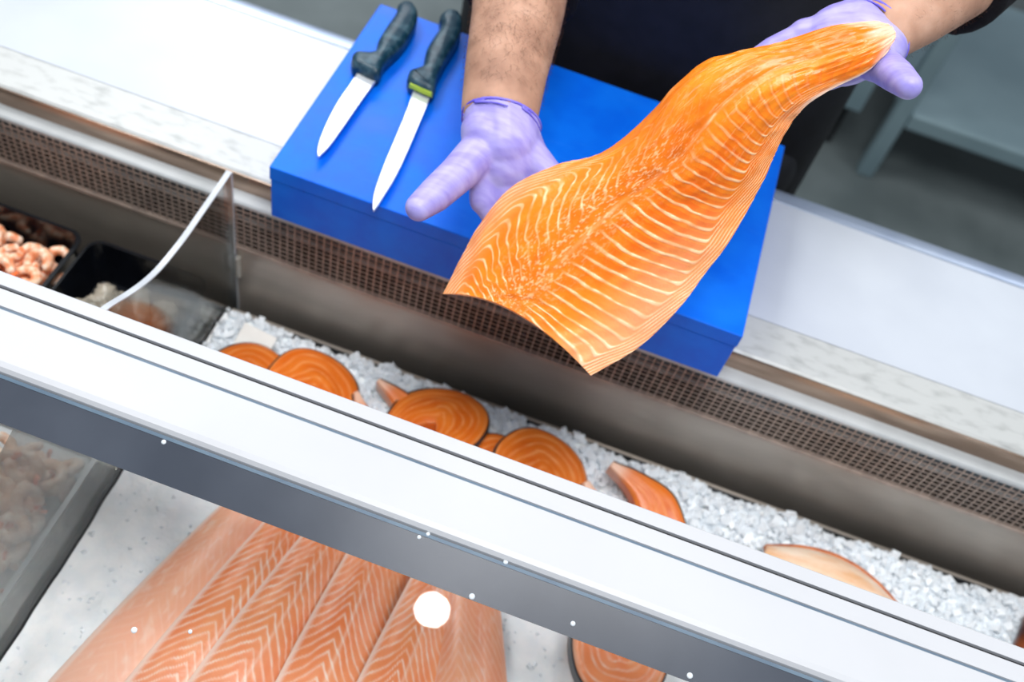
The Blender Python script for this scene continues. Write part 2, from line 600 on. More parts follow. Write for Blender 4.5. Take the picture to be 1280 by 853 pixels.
slab('pane', 0.001, 0.43, -0.004, 0.0, M_glass)
slab('shadow_gap', 0.0008, 0.0036, 0.0003, 0.0016, M_gap_line)  # blue-grey strip standing in for the shadow line under the rail
slab('grey_border', 0.0037, 0.0365, 0.0003, 0.0012, M_grey_band)

for k, (x, y, z) in enumerate([(0.0374, -0.3253, 0.0932), (0.102, -0.3246, 0.0935), (0.0864, -0.3562, 0.082), (0.0318, -0.3297, 0.0916), (-0.1844, -0.3299, 0.0915), (-0.1432, -0.4595, 0.0444), (-0.1038, -0.4472, 0.0488), (0.1667, -0.3491, 0.0846), (0.2638, -0.3545, 0.0826)]):
    bm = bmesh.new()
    bmesh.ops.create_icosphere(bm, subdivisions=2, radius=0.0017 + 0.0004 * (k % 3))
    bmesh.ops.scale(bm, verts=bm.verts, vec=(1, 1, 0.45))
    bmesh.ops.rotate(bm, verts=bm.verts, cent=(0, 0, 0), matrix=Matrix.Rotation(TILT, 3, 'X'))
    bmesh.ops.translate(bm, verts=bm.verts, vec=(x, y - 0.0005, z + 0.0012))
    obj('water_drop', bm_mesh('water_drop', bm), M_drop, gl, True)

# ------------------------------------------------------------------ clear divider between the compartments
dv = empty('acrylic_divider', (-0.306, -0.2, -0.225), 'clear acrylic divider panel with white polished edge next to ice bed', 'divider')
top = [(0.0205, 0.018), (-0.014, 0.0165), (-0.045, 0.0155), (-0.075, 0.0145), (-0.103, 0.0165), (-0.130, 0.0205), (-0.155, 0.029), (-0.181, 0.042), (-0.209, 0.058), (-0.232, 0.068)]
topc = [tuple(p) for p in catmull(top, 30)]
outl = topc + [(-0.330, 0.068), (-0.70, -0.065), (-0.70, -0.2275), (0.0205, -0.2275)]


def xprism(name, pts, x0, x1):
    bm = bmesh.new()
    a = [bm.verts.new((x0, y, z)) for y, z in pts]
    b = [bm.verts.new((x1, y, z)) for y, z in pts]
    n = len(pts)
    bm.faces.new(a)
    bm.faces.new(b[::-1])
    for i in range(n):
        bm.faces.new((a[i], b[i], b[(i + 1) % n], a[(i + 1) % n]))
    return bm_mesh(name, bm)


obj('panel', xprism('panel', outl, -0.3085, -0.3035), M_acryl, dv)
strip = topc + [(y, z - 0.0016) for y, z in topc[::-1]]
strip = [(y, z + 0.0018) for y, z in strip]
obj('polished_edge', xprism('polished_edge', strip, -0.3090, -0.3030), M_acryl_edge, dv)
obj('back_edge', box_mesh('back_edge', (-0.3095, 0.0206, -0.2275), (-0.3025, 0.0222, 0.0195)), M_acryl_edge, dv)
obj('clip', box_mesh('clip', (-0.3020, 0.0165, -0.150), (-0.2965, 0.0238, -0.115), 0.001, 1), M_clip, dv)

# ------------------------------------------------------------------ crushed ice
def ice_height(x, y):
    h = -0.186 + 0.006 * noise(x * 14, y * 14, 1) + 0.004 * noise(x * 40, y * 40, 2)
    h = h + 0.006 * sstep(-0.06, -0.2, y)
    edge = 0.006 * noise(x * 22, y * 3, 3)
    return h - 0.030 * sstep(-0.016 + edge, 0.004 + edge, y)


gx, gy = np.meshgrid(np.linspace(-0.302, 1.0, 326), np.linspace(-0.71, 0.003, 180), indexing='ij')
gz = ice_height(gx, gy)
V = np.stack([gx, gy, gz], -1).reshape(-1, 3)
nx_, ny_ = gx.shape
ii = np.arange(nx_ * ny_).reshape(nx_, ny_)
F = np.stack([ii[:-1, :-1], ii[1:, :-1], ii[1:, 1:], ii[:-1, 1:]], -1).reshape(-1, 4)
icebed = obj('ice_bed', mesh('ice_bed', V, F), M_icebed, None, True)
tag(icebed, 'bed of white crushed ice filling the display case', 'ice', kind='stuff')


def shards(name, n, xr, yr, smin, smax, lift, mat, hf=ice_height, seed=0):
    g = np.random.default_rng(seed)
    cube = np.array([(x, y, z) for x in (-1, 1) for y in (-1, 1) for z in (-1, 1)], float)
    quads = np.array(((0, 1, 3, 2), (4, 6, 7, 5), (0, 4, 5, 1), (2, 3, 7, 6), (0, 2, 6, 4), (1, 5, 7, 3)))
    P = np.repeat(cube[None], n, 0) * (1 + g.uniform(-0.45, 0.25, (n, 8, 3)))
    s = g.uniform(smin, smax, (n, 1, 1)) * g.uniform(0.4, 1.0, (n, 1, 3))
    P = P * s * 0.5
    q = g.normal(size=(n, 4))
    q /= np.linalg.norm(q, axis=1, keepdims=True)
    w, x, y, z = q.T
    R = np.stack([np.stack([1 - 2 * (y * y + z * z), 2 * (x * y - z * w), 2 * (x * z + y * w)], -1),
                  np.stack([2 * (x * y + z * w), 1 - 2 * (x * x + z * z), 2 * (y * z - x * w)], -1),
                  np.stack([2 * (x * z - y * w), 2 * (y * z + x * w), 1 - 2 * (x * x + y * y)], -1)], 1)
    P = np.einsum('nij,nkj->nki', R, P)
    cx_ = g.uniform(*xr, n)
    cy_ = g.uniform(*yr, n)
    cz_ = hf(cx_, cy_) + g.uniform(-0.002, lift, n)
    P += np.stack([cx_, cy_, cz_], -1)[:, None, :]
    Fq = (quads[None] + (np.arange(n) * 8)[:, None, None]).reshape(-1, 4)
    me = bpy.data.meshes.new(name)
    me.from_pydata(P.reshape(-1, 3).tolist(), [], Fq.tolist())
    me.update()
    return me


ch = obj('ice_chips', shards('ice_chips', 8000, (-0.300, 0.95), (-0.16, 0.002), 0.005, 0.014, 0.007, M_ice, seed=1), M_ice, icebed)
tag(ch, kind='stuff')
ch = obj('ice_chips', shards('ice_chips', 2200, (-0.300, 0.60), (-0.60, -0.16), 0.002, 0.006, 0.0, M_ice, seed=2), M_ice, icebed)
tag(ch, kind='stuff')


# ------------------------------------------------------------------ fish flesh meshes
def flesh_mesh(name, P, thick, bulge, pattern, nu, nv, edge=0.003, relief=0.0004, side='up', extra=None):
    """P: stations x 3 points (edge, centre line, edge); top face carries the muscle pattern"""
    P = np.asarray(P, float)
    U = np.linspace(0, 1, nu)
    Vv = np.sin(np.linspace(-math.pi / 2, math.pi / 2, nv)) * 0.35 + np.linspace(-1, 1, nv) * 0.65
    S = catmull(P, nu)                                     # nu x 3 x 3
    a = (Vv * (Vv - 1) / 2)[None, :, None]
    b = ((1 - Vv) * (1 + Vv))[None, :, None]
    c = (Vv * (Vv + 1) / 2)[None, :, None]
    B = S[:, None, 0] * a + S[:, None, 1] * b + S[:, None, 2] * c
    du = np.gradient(B, axis=0)
    dvv = np.gradient(B, axis=1)
    N = np.cross(du, dvv)
    N /= np.linalg.norm(N, axis=2, keepdims=True) + 1e-12
    if N[nu // 2, nv // 2, 2] < 0:
        N = -N
    UU, VV = np.meshgrid(U, Vv, indexing='ij')
    fat, tone, pale = pattern(UU, VV)
    t = thick(UU) * np.clip(1 - np.abs(VV) ** 2.6, 0, 1) + edge
    if extra is not None:
        B = B + N * extra(UU, VV)[..., None]
    T = B + N * (t * bulge + relief * (fat - 0.5))[..., None]
    D = B - N * (t * (1 - bulge))[..., None]
    verts = np.concatenate([T.reshape(-1, 3), D.reshape(-1, 3)])
    idx = np.arange(nu * nv).reshape(nu, nv)
    top_f = np.stack([idx[:-1, :-1], idx[1:, :-1], idx[1:, 1:], idx[:-1, 1:]], -1).reshape(-1, 4)
    bot = top_f[:, ::-1] + nu * nv
    ring = np.concatenate([idx[:, 0], idx[-1, 1:], idx[::-1, -1][1:], idx[0, ::-1][1:-1]])
    nr = np.roll(ring, -1)
    sides = np.stack([ring, ring + nu * nv, nr + nu * nv, nr], -1)
    me = bpy.data.meshes.new(name)
    me.from_pydata(verts.tolist(), [], np.concatenate([top_f, sides, bot]).tolist())
    me.update()
    for nme, arr, low in (('fat', fat, 0.3), ('tone', tone, 0.8), ('pale', pale, 0.75)):
        at = me.attributes.new(nme, 'FLOAT', 'POINT')
        at.data.foreach_set('value', np.concatenate([np.clip(arr, 0, 1).ravel(), np.full(nu * nv, low)]).astype(np.float32))
    me.polygons.foreach_set('use_smooth', [True] * len(me.polygons))
    return me, len(top_f) + len(sides)


def line_of(ph, w):
    d = np.abs(ph - np.round(ph))
    return 1 - sstep(w * 0.35, w, d)


def hero_pattern(u, v):
    wob = 0.007 * noise(u * 9, v * 3, 1) + 0.0015 * noise(u * 40, v * 9, 2)
    a = np.clip(v, 0, 1)
    b = np.clip(-v, 0, 1)
    kn = 0.78 + 0.11 * sstep(0.45, 0.8, u) + 0.02 * noise(u * 22, 0 * v, 3)
    phr = u + wob - 0.065 * a + 0.0025 * noise(u * 40, v * 8, 33) * (1 - a) + 0.5 * 1.15 * ((a - kn) + np.sqrt((a - kn) ** 2 + 0.00012))
    kl = 0.74 + 0.04 * noise(u * 9, 0 * v, 4)
    phl = u + wob + 0.006 * noise(u * 30, v * 14, 34) + 0.24 * b - 0.5 * 0.95 * ((b - kl) + np.sqrt((b - kl) ** 2 + 0.004))
    fr = line_of(phr * 37, 0.15 + 0.05 * noise(u * 12, v * 6, 23) + 0.14 * sstep(0.84, 0.90, a))
    fl_ = line_of(phl * 34, 0.15 + 0.05 * noise(u * 14, v * 7, 24) + 0.10 * sstep(0.76, 0.84, b))
    sr = sstep(0.03, 0.22, a + 0.06 * noise(u * 50, 0 * v, 35)) * (0.35 + 0.65 * sstep(0.35, 0.60, u + 0.25 * sstep(0.6, 0.8, a)))
    sr = sr * sstep(0.12, 0.34, u + 0.10 * sstep(0.7, 0.9, a))
    sl = sstep(0.10, 0.30, b) * (0.12 + 0.88 * sstep(0.42, 0.70, u)) * sstep(0.25, 0.4, u)
    br = np.clip(0.58 + 0.50 * noise(u * 34, v * 18, 5), 0, 1)
    fat = fr * sr * np.clip(br + 0.28, 0, 1) + fl_ * sl * br
    # granular seam along the centre line
    ctr = np.exp(-((v + 0.12 + 0.06 * noise(u * 9, 0 * v, 6)) / 0.27) ** 2)
    gran = sstep(0.05, 0.8, noise(u * 90, v * 42, 7) * 0.5 + noise(u * 190, v * 85, 8) * 0.8)
    seam = np.exp(-((v - 0.02 * noise(u * 18, 0 * v, 9)) / 0.022) ** 2) * (0.4 + 0.6 * sstep(0, 0.5, noise(u * 45, v, 10)))
    fat = fat + 0.75 * gran * ctr * sstep(0.38, 0.5, u) + 0.55 * seam * sstep(0.12, 0.2, u) * (0.35 + 0.65 * sstep(0.2, 0.6, noise(u * 8, v * 0, 21) + 0.4))
    # long pale streaks towards the tail: glossy highlights put into the colour
    stv = sstep(0.30, 0.85, noise(u * 22, v * 20, 11) * 0.6 + noise(u * 60, v * 60, 12) * 0.8)
    fat = fat + 0.30 * stv * sstep(0.60, 0.30, u)
    # fine belly lines along the tail's near edge
    fine = line_of((v + 0.35 * u) * 20 + 0.5 * noise(u * 9, v * 4, 14), 0.22) * sstep(0.62, 0.8, v) * sstep(0.1, 0.25, u) * sstep(0.66, 0.5, u)
    fat = fat + 0.40 * fine * sstep(0.5, 0.3, u)
    tone = 0.50 + 0.30 * noise(u * 5, v * 2.5, 15) + 0.22 * noise(u * 30, v * 12, 16)
    tone = tone + 0.35 * sstep(0.62, 0.9, u) * sstep(0.2, 0.9, a) + 0.15 * sstep(0.6, 0.95, b) - 0.35 * np.exp(-((u - 0.5) / 0.16) ** 2 - ((v - 0.35) / 0.3) ** 2)  # last term darkens mid-length: shade of the valley put into the tone
    saw = (phr * 38) % 1.0
    tone = tone + 0.40 * (saw - 0.5) * sstep(0.1, 0.3, a)
    pale = 0.7 * sstep(0.075, 0.02, u + 0.02 * noise(u * 30, v * 6, 17)) * sstep(-1.2, -0.3, v + 0.5)
    pale = np.maximum(pale, sstep(0.90, 0.97, v) * sstep(0.32, 0.22, u))
    pale = np.maximum(pale, 0.22 * sstep(0.6, 1.0, b) * sstep(0.60, 0.78, u))
    pale = np.maximum(pale, 0.12 * sstep(0.9, 1.0, a) * sstep(0.5, 0.7, u))
    pale = np.maximum(pale, 0.30 * sstep(0.50, 0.85, u) * sstep(0.35, 0.9, a))
    return np.clip(fat, 0, 1), np.clip(tone, 0, 1), np.clip(pale, 0, 1)


HERO = [((0.227, 0.070, 0.392), (0.243, 0.062, 0.394), (0.244, 0.052, 0.387)),
        ((0.199, 0.067, 0.378), (0.222, 0.048, 0.384), (0.235, 0.038, 0.371)),
        ((0.172, 0.063, 0.356), (0.191, 0.038, 0.360), (0.218, 0.030, 0.354)),
        ((0.143, 0.054, 0.340), (0.163, 0.024, 0.343), (0.203, 0.021, 0.337)),
        ((0.118, 0.046, 0.325), (0.145, 0.010, 0.321), (0.197, 0.015, 0.319)),
        ((0.101, 0.034, 0.300), (0.134, -0.001, 0.297), (0.195, 0.005, 0.298)),
        ((0.084, 0.019, 0.263), (0.122, -0.016, 0.266), (0.195, -0.006, 0.276)),
        ((0.061, 0.000, 0.234), (0.105, -0.029, 0.239), (0.193, -0.019, 0.253)),
        ((0.027, -0.014, 0.216), (0.087, -0.045, 0.214), (0.188, -0.041, 0.228)),
        ((-0.003, -0.034, 0.193), (0.070, -0.065, 0.188), (0.179, -0.061, 0.201)),
        ((-0.019, -0.061, 0.164), (0.056, -0.086, 0.162), (0.169, -0.086, 0.177)),
        ((-0.025, -0.089, 0.141), (0.045, -0.103, 0.141), (0.149, -0.116, 0.146)),
        ((-0.029, -0.115, 0.120), (0.038, -0.116, 0.131), (0.118, -0.145, 0.121))]


def hero_extra(u, v):
    return 0.004 * np.exp(-((v + 0.28) / 0.25) ** 2) * sstep(0.2, 0.5, u) - 0.003 * np.exp(-((v - 0.0) / 0.10) ** 2) * sstep(0.1, 0.25, u) * sstep(0.7, 0.45, u) + 0.0008 * noise(u * 30, v * 12, 31)


me, ntop = flesh_mesh('salmon_fillet', HERO, lambda u: 0.006 + 0.018 * sstep(0, 0.45, u) * (1 - 0.25 * sstep(0.9, 1, u)), 0.45, hero_pattern, 620, 300, edge=0.0035, relief=0.0005, extra=hero_extra)
hero = obj('salmon_fillet', me, M_salmon)
me.materials.append(M_skin_silver)
mi = np.zeros(len(me.polygons), dtype=np.int32)
mi[ntop:] = 1
me.polygons.foreach_set('material_index', mi)
tag(hero, 'large bright orange salmon side with white fat lines held in both gloved hands', 'salmon fillet')

# ------------------------------------------------------------------ chopping board
bd = empty('chopping_board', (0, 0.15, 0.0), 'thick blue plastic chopping board lying across the white worktop', 'chopping board')
obj('block', box_mesh('block', (-0.2488, 0.0008, 0.0), (0.2488, 0.2985, 0.0545), 0.0012, 2), M_blue, bd)
obj('top_slab', box_mesh('top_slab', (-0.250, 0.0, 0.0545), (0.250, 0.300, 0.073), 0.0014, 3), M_blue, bd)


# ------------------------------------------------------------------ knives
def blade_mesh(name, pts, z0, z1, tip_drop=0.0):
    bm = bmesh.new()
    pts = [tuple(p) for p in pts]
    n = len(pts)
    a = [bm.verts.new((x, y, z0)) for x, y in pts]
    c = np.mean(pts, 0)
    b = [bm.verts.new((x + (c[0] - x) * 0.06, y + (c[1] - y) * 0.01, z1)) for x, y in pts]
    bm.faces.new(a[::-1])
    bm.faces.new(b)
    for i in range(n):
        bm.faces.new((a[i], a[(i + 1) % n], b[(i + 1) % n], b[i]))
    return bm_mesh(name, bm)


def handle_mesh(name, pts, zc, h):
    P = catmull(pts, 64, closed=True)
    c = P.mean(0)
    t = np.roll(P, -1, 0) - np.roll(P, 1, 0)
    nrm = np.stack([t[:, 1], -t[:, 0]], -1)
    nrm /= np.linalg.norm(nrm, axis=1, keepdims=True) + 1e-9
    if ((P - c) * nrm).sum() < 0:
        nrm = -nrm
    V, F = [], []
    lev = [(-1, 0.0065), (-0.88, 0.0032), (-0.55, 0.0006), (0, 0), (0.55, 0.0006), (0.88, 0.0032), (1, 0.0065)]
    for k, (f, ins) in enumerate(lev):
        for p, m_ in zip(P, nrm):
            q = p - m_ * ins
            V.append((q[0], q[1], zc + f * h))
    n = len(P)
    for k in range(len(lev) - 1):
        for i in range(n):
            j = (i + 1) % n
            F.append((k * n + i, k * n + j, (k + 1) * n + j, (k + 1) * n + i))
    F.append(tuple(range(n))[::-1])
    F.append(tuple(range((len(lev) - 1) * n, len(lev) * n)))
    bm = bmesh.new()
    vs = [bm.verts.new(v) for v in V]
    for f in F:
        bm.faces.new([vs[i] for i in f])
    return bm_mesh(name, bm)


h1 = [(-0.2336, 0.1836), (-0.2350, 0.174), (-0.2300, 0.1636), (-0.2218, 0.1612), (-0.1988, 0.1600), (-0.1995, 0.1854), (-0.1932, 0.2225), (-0.1932, 0.2577), (-0.1981, 0.2812), (-0.2078, 0.2939), (-0.218, 0.2946), (-0.2239, 0.2842), (-0.2206, 0.2694), (-0.2211, 0.2396), (-0.2201, 0.2131), (-0.2170, 0.1935)]
b1 = [(-0.2234, 0.1683), (-0.2232, 0.1413), (-0.2235, 0.1054), (-0.22, 0.0662), (-0.2141, 0.0365), (-0.2084, 0.0254), (-0.2049, 0.0453), (-0.2035, 0.0792), (-0.2024, 0.1199), (-0.2006, 0.1648)]
h2 = [(-0.1715, 0.1829), (-0.1655, 0.1667), (-0.1374, 0.1637), (-0.1410, 0.192), (-0.1425, 0.2299), (-0.1422, 0.2618), (-0.1466, 0.2885), (-0.1545, 0.3055), (-0.1644, 0.3081), (-0.1729, 0.3013), (-0.1743, 0.2887), (-0.1672, 0.2747), (-0.168, 0.2499), (-0.1674, 0.2249), (-0.1621, 0.2003), (-0.168, 0.1888)]
b2 = [(-0.1605, 0.1717), (-0.1537, 0.1229), (-0.1462, 0.0468), (-0.1403, 0.0062), (-0.1345, -0.0124), (-0.1314, -0.018), (-0.1301, 0.0018), (-0.1297, 0.0491), (-0.1364, 0.1323), (-0.14, 0.1666)]
k1 = empty('fish_knife', (-0.21, 0.2, 0.073), 'wide-bladed knife with plain dark teal handle on the blue board', 'knife')
obj('handle', handle_mesh('handle', h1, 0.0850, 0.0119), M_handle, k1, True)
obj('blade', blade_mesh('blade', catmull(b1[:6], 20).tolist() + catmull(b1[5:], 16).tolist()[1:], 0.0815, 0.0833), M_blade, k1)
k2 = empty('fish_knife', (-0.15, 0.2, 0.073), 'long slim filleting knife with lime band at its dark handle', 'knife')
obj('handle', handle_mesh('handle', h2, 0.0850, 0.0119), M_handle, k2, True)
obj('blade', blade_mesh('blade', catmull(b2[:6], 20).tolist() + catmull(b2[5:], 16).tolist()[1:], 0.0815, 0.0833), M_blade, k2)
obj('band', blade_mesh('band', [(-0.1648, 0.1652), (-0.1368, 0.1624), (-0.1366, 0.1608), (-0.1644, 0.1636)], 0.0865, 0.0922), M_lime, k2)


# ------------------------------------------------------------------ bodies from swept rounded limbs
def capsule(bm, p0, p1, r0, r1, ka=1.0, kb=1.0, hint=(1, 0, 0), flat0=False, flat1=False, seg=20):
    p0, p1 = Vector(p0), Vector(p1)
    t = p1 - p0
    L_ = t.length
    t.normalize()
    a = Vector(hint)
    a = a - t * a.dot(t)
    if a.length < 1e-4:
        a = t.orthogonal()
    a.normalize()
    b = t.cross(a)
    rings = []
    if not flat0:
        for k in range(1, 6):
            an = math.pi / 2 * (1 - k / 6)
            rings.append((-r0 * math.sin(an), r0 * math.cos(an)))
    rings.append((0, r0))
    rings.append((L_, r1))
    if not flat1:
        for k in range(1, 6):
            an = math.pi / 2 * k / 6
            rings.append((L_ + r1 * math.sin(an), r1 * math.cos(an)))
    vr = []
    for (d, r) in rings:
        vr.append([bm.verts.new(p0 + t * d + a * (r * ka * math.cos(q)) + b * (r * kb * math.sin(q))) for q in [2 * math.pi * i / seg for i in range(seg)]])
    for i in range(len(vr) - 1):
        for j in range(seg):
            bm.faces.new((vr[i][j], vr[i][(j + 1) % seg], vr[i + 1][(j + 1) % seg], vr[i + 1][j]))
    bm.faces.new(vr[0][::-1])
    bm.faces.new(vr[-1])


def chain(bm, pts, **kw):
    for (p, r), (q, s) in zip(pts[:-1], pts[1:]):
        capsule(bm, p, q, r, s, **kw)


def solid(name, bm, voxel, smooth_it, mat, parent=None, fac=0.5):
    """one continuous skin around all limbs in bm"""
    bmesh.ops.recalc_face_normals(bm, faces=bm.faces)
    me = bpy.data.meshes.new(name)
    bm.to_mesh(me)
    bm.free()
    o = bpy.data.objects.new(name, me)
    COL.objects.link(o)
    m = o.modifiers.new('r', 'REMESH')
    m.mode = 'VOXEL'
    m.voxel_size = voxel
    s = o.modifiers.new('s', 'SMOOTH')
    s.factor = fac
    s.iterations = smooth_it
    dg = bpy.context.evaluated_depsgraph_get()
    ev = o.evaluated_get(dg)
    me2 = bpy.data.meshes.new_from_object(ev)
    me2.name = name
    bpy.data.objects.remove(o, do_unlink=True)
    bpy.data.meshes.remove(me)
    return obj(name, me2, mat, parent, True)


A = dict(elbow=(-0.090, 0.298, 0.249), f3=(-0.077, 0.211, 0.240), f2=(-0.061, 0.142, 0.235), f1=(-0.049, 0.075, 0.228), wrist=(-0.036, 0.016, 0.217),
         wl=(-0.043, 0.002, 0.211), wr=(-0.020, 0.013, 0.212), cmc=(-0.041, -0.014, 0.201), tmcp=(-0.051, -0.043, 0.195), tip=(-0.062, -0.072, 0.190), ttip=(-0.069, -0.090, 0.189),
         i=[(-0.024, -0.036, 0.169), (0.007, -0.053, 0.148), (0.031, -0.069, 0.135), (0.045, -0.080, 0.128)],
         m=[(-0.002, -0.034, 0.161), (0.035, -0.057, 0.145), (0.061, -0.074, 0.133), (0.076, -0.086, 0.126)],
         r=[(0.013, -0.022, 0.167), (0.051, -0.043, 0.157), (0.075, -0.057, 0.147), (0.092, -0.068, 0.142)],
         p=[(0.024, -0.004, 0.189), (0.054, -0.021, 0.178), (0.075, -0.031, 0.172), (0.088, -0.038, 0.168)])
B = dict(elbow=(0.346, 0.335, 0.378), f3=(0.325, 0.28, 0.374), f2=(0.297, 0.218, 0.369), f1=(0.262, 0.149, 0.368), wrist=(0.235, 0.095, 0.367),
         wl=(0.244, 0.086, 0.364), wr=(0.226, 0.098, 0.369), cmc=(0.236, 0.074, 0.358), tmcp=(0.248, 0.057, 0.367), tip=(0.257, 0.036, 0.376), ttip=(0.264, 0.018, 0.383),
         i=[(0.214, 0.064, 0.340), (0.189, 0.054, 0.319), (0.176, 0.046, 0.306), (0.167, 0.038, 0.298)],
         m=[(0.203, 0.075, 0.336), (0.174, 0.057, 0.321), (0.160, 0.047, 0.309), (0.149, 0.038, 0.300)],
         r=[(0.195, 0.085, 0.340), (0.166, 0.068, 0.327), (0.152, 0.058, 0.316), (0.143, 0.050, 0.307)],
         p=[(0.187, 0.091, 0.347), (0.165, 0.079, 0.335), (0.155, 0.073, 0.324), (0.146, 0.068, 0.316)])


def hand(bm, H, k, sc, wr, th=1.0):
    """k scales the radii (skin below the glove is thinner); wr the wrist radius"""
    wl, wr_ = Vector(H['wl']), Vector(H['wr'])
    ax = wr_ - wl
    rad = dict(i=(0.0125, 0.0102, 0.0094, 0.0087), m=(0.0128, 0.0102, 0.0094, 0.0086), r=(0.0125, 0.0100, 0.0090, 0.0082), p=(0.0135, 0.0094, 0.0083, 0.0075))
    for n, f in (('i', 0.05), ('m', 0.35), ('r', 0.65), ('p', 0.95)):
        base = wl + ax * f
        pts = H[n]
        capsule(bm, base, pts[0], wr * k * 0.80, rad[n][0] * 1.12 * k * sc)
        for q in range(3):
            capsule(bm, pts[q], pts[q + 1], rad[n][q] * k * sc, rad[n][q + 1] * k * sc)
    # web of the palm
    for n1, n2 in (('i', 'm'), ('m', 'r'), ('r', 'p')):
        capsule(bm, H[n1][0], H[n2][0], 0.0118 * k * sc, 0.0118 * k * sc)
        mid1 = (Vector(H[n1][0]) + wl + ax * 0.5) / 2
        mid2 = (Vector(H[n2][0]) + wl + ax * 0.5) / 2
        capsule(bm, mid1, mid2, 0.0140 * k * sc, 0.0140 * k * sc)
    capsule(bm, H['wl'], H['cmc'], wr * k, 0.0170 * k * sc)
    capsule(bm, H['cmc'], H['tmcp'], 0.0195 * k * sc * th, 0.0168 * k * sc * th)
    capsule(bm, H['tmcp'], H['tip'], 0.0168 * k * sc * th, 0.0152 * k * sc * th)
    capsule(bm, H['tip'], H['ttip'], 0.0152 * k * sc * th, 0.0122 * k * sc * th)
    # ball of the thumb to the index base
    capsule(bm, H['cmc'], H['i'][0], 0.0165 * k * sc, 0.0115 * k * sc)
    mcp = (Vector(H['i'][0]) + Vector(H['p'][0])) / 2
    acr = Vector(H['p'][0]) - Vector(H['i'][0])
    pc = Vector(H['wrist']).lerp(mcp, 0.5)
    capsule(bm, H['wrist'], pc, wr * 1.55 * k, 0.0350 * k * sc, ka=1.0, kb=0.66, hint=ax, flat0=True)
    capsule(bm, pc, mcp, 0.0350 * k * sc, 0.0335 * k * sc, ka=1.0, kb=0.42, hint=acr)


person = empty('person', (0.065, 0.47, -0.90), 'person in black clothes and lavender gloves holding up the salmon side', 'person')
SA, SB = (-0.135, 0.45, 0.52), (0.262, 0.485, 0.55)
bm = bmesh.new()
for H, S, r3, hint in ((A, SA, (0.0440, 0.0475, 0.0425, 0.0375, 0.0335), (1, 0, 0)), (B, SB, (0.0440, 0.0465, 0.0420, 0.0370, 0.0300), (0.8, -0.5, 0.1))):
    chain(bm, [(H['elbow'], r3[0]), (H['f3'], r3[1]), (H['f2'], r3[2]), (H['f1'], r3[3])], ka=1.04, kb=0.86, hint=hint)
    capsule(bm, H['f1'], H['wrist'], r3[3], r3[4], ka=1.04, kb=0.86, hint=hint, flat1=True)
    chain(bm, [(S, 0.052), (H['elbow'], 0.044)])
    capsule(bm, H['wl'], H['wr'], 0.0200, 0.0195)
    hand(bm, H, 0.84, 1.0, 0.0205, 1.0 if H is A else 0.86)
capsule(bm, (0.065, 0.47, 0.02), (0.065, 0.475, 0.42), 0.15, 0.15, ka=1.1, kb=0.68)
capsule(bm, SA, SB, 0.05, 0.05)
capsule(bm, (0.065, 0.47, 0.52), (0.065, 0.445, 0.66), 0.056, 0.052)
capsule(bm, (0.065, 0.415, 0.70), (0.065, 0.425, 0.775), 0.068, 0.078, ka=0.92, kb=1.1)
capsule(bm, (0.065, 0.345, 0.735), (0.065, 0.330, 0.712), 0.010, 0.014)
for s in (-1, 1):
    capsule(bm, (0.065 + s * 0.076, 0.43, 0.735), (0.065 + s * 0.078, 0.435, 0.715), 0.014, 0.011)
    chain(bm, [((0.065 + s * 0.10, 0.47, 0.0), 0.085), ((0.065 + s * 0.10, 0.47, -0.43), 0.055), ((0.065 + s * 0.10, 0.49, -0.82), 0.038), ((0.065 + s * 0.10, 0.40, -0.865), 0.028)])
body = solid('body', bm, 0.0042, 6, M_skin, person)
bm = bmesh.new()
capsule(bm, (0.065, 0.445, 0.765), (0.065, 0.475, 0.735), 0.086, 0.080, ka=0.95, kb=1.0)
solid('hair', bm, 0.006, 3, M_hair, person)
# shirt with sleeves pushed up to below the elbow
bm = bmesh.new()
capsule(bm, (0.065, 0.475, -0.02), (0.065, 0.48, 0.42), 0.165, 0.165, ka=1.38, kb=0.70)
capsule(bm, SA, SB, 0.066, 0.066)
capsule(bm, (0.065, 0.475, 0.5), (0.065, 0.465, 0.575), 0.075, 0.066)
capsule(bm, SA, A['elbow'], 0.068, 0.064)
capsule(bm, A['elbow'], (-0.069, 0.178, 0.236), 0.062, 0.0585, flat1=True)
capsule(bm, SB, B['elbow'], 0.068, 0.064)
capsule(bm, B['elbow'], (0.2935, 0.211, 0.3685), 0.060, 0.054, flat1=True)
solid('shirt', bm, 0.005, 4, M_cloth, person)
# trousers and shoes
bm = bmesh.new()
capsule(bm, (0.0, 0.475, -0.06), (0.13, 0.475, -0.06), 0.135, 0.135, ka=1.0, kb=0.92, hint=(0, 0, 1))
for s in (-1, 1):
    chain(bm, [((0.065 + s * 0.125, 0.47, -0.06), 0.124), ((0.065 + s * 0.125, 0.47, -0.45), 0.100), ((0.065 + s * 0.115, 0.49, -0.81), 0.072)])
solid('trousers', bm, 0.007, 4, M_trouser, person)
for s in (-1, 1):
    bm = bmesh.new()
    capsule(bm, (0.065 + s * 0.115, 0.52, -0.860), (0.065 + s * 0.115, 0.37, -0.866), 0.040, 0.033, ka=1.1, kb=0.95)
    solid('shoe', bm, 0.005, 3, M_shoe, person)
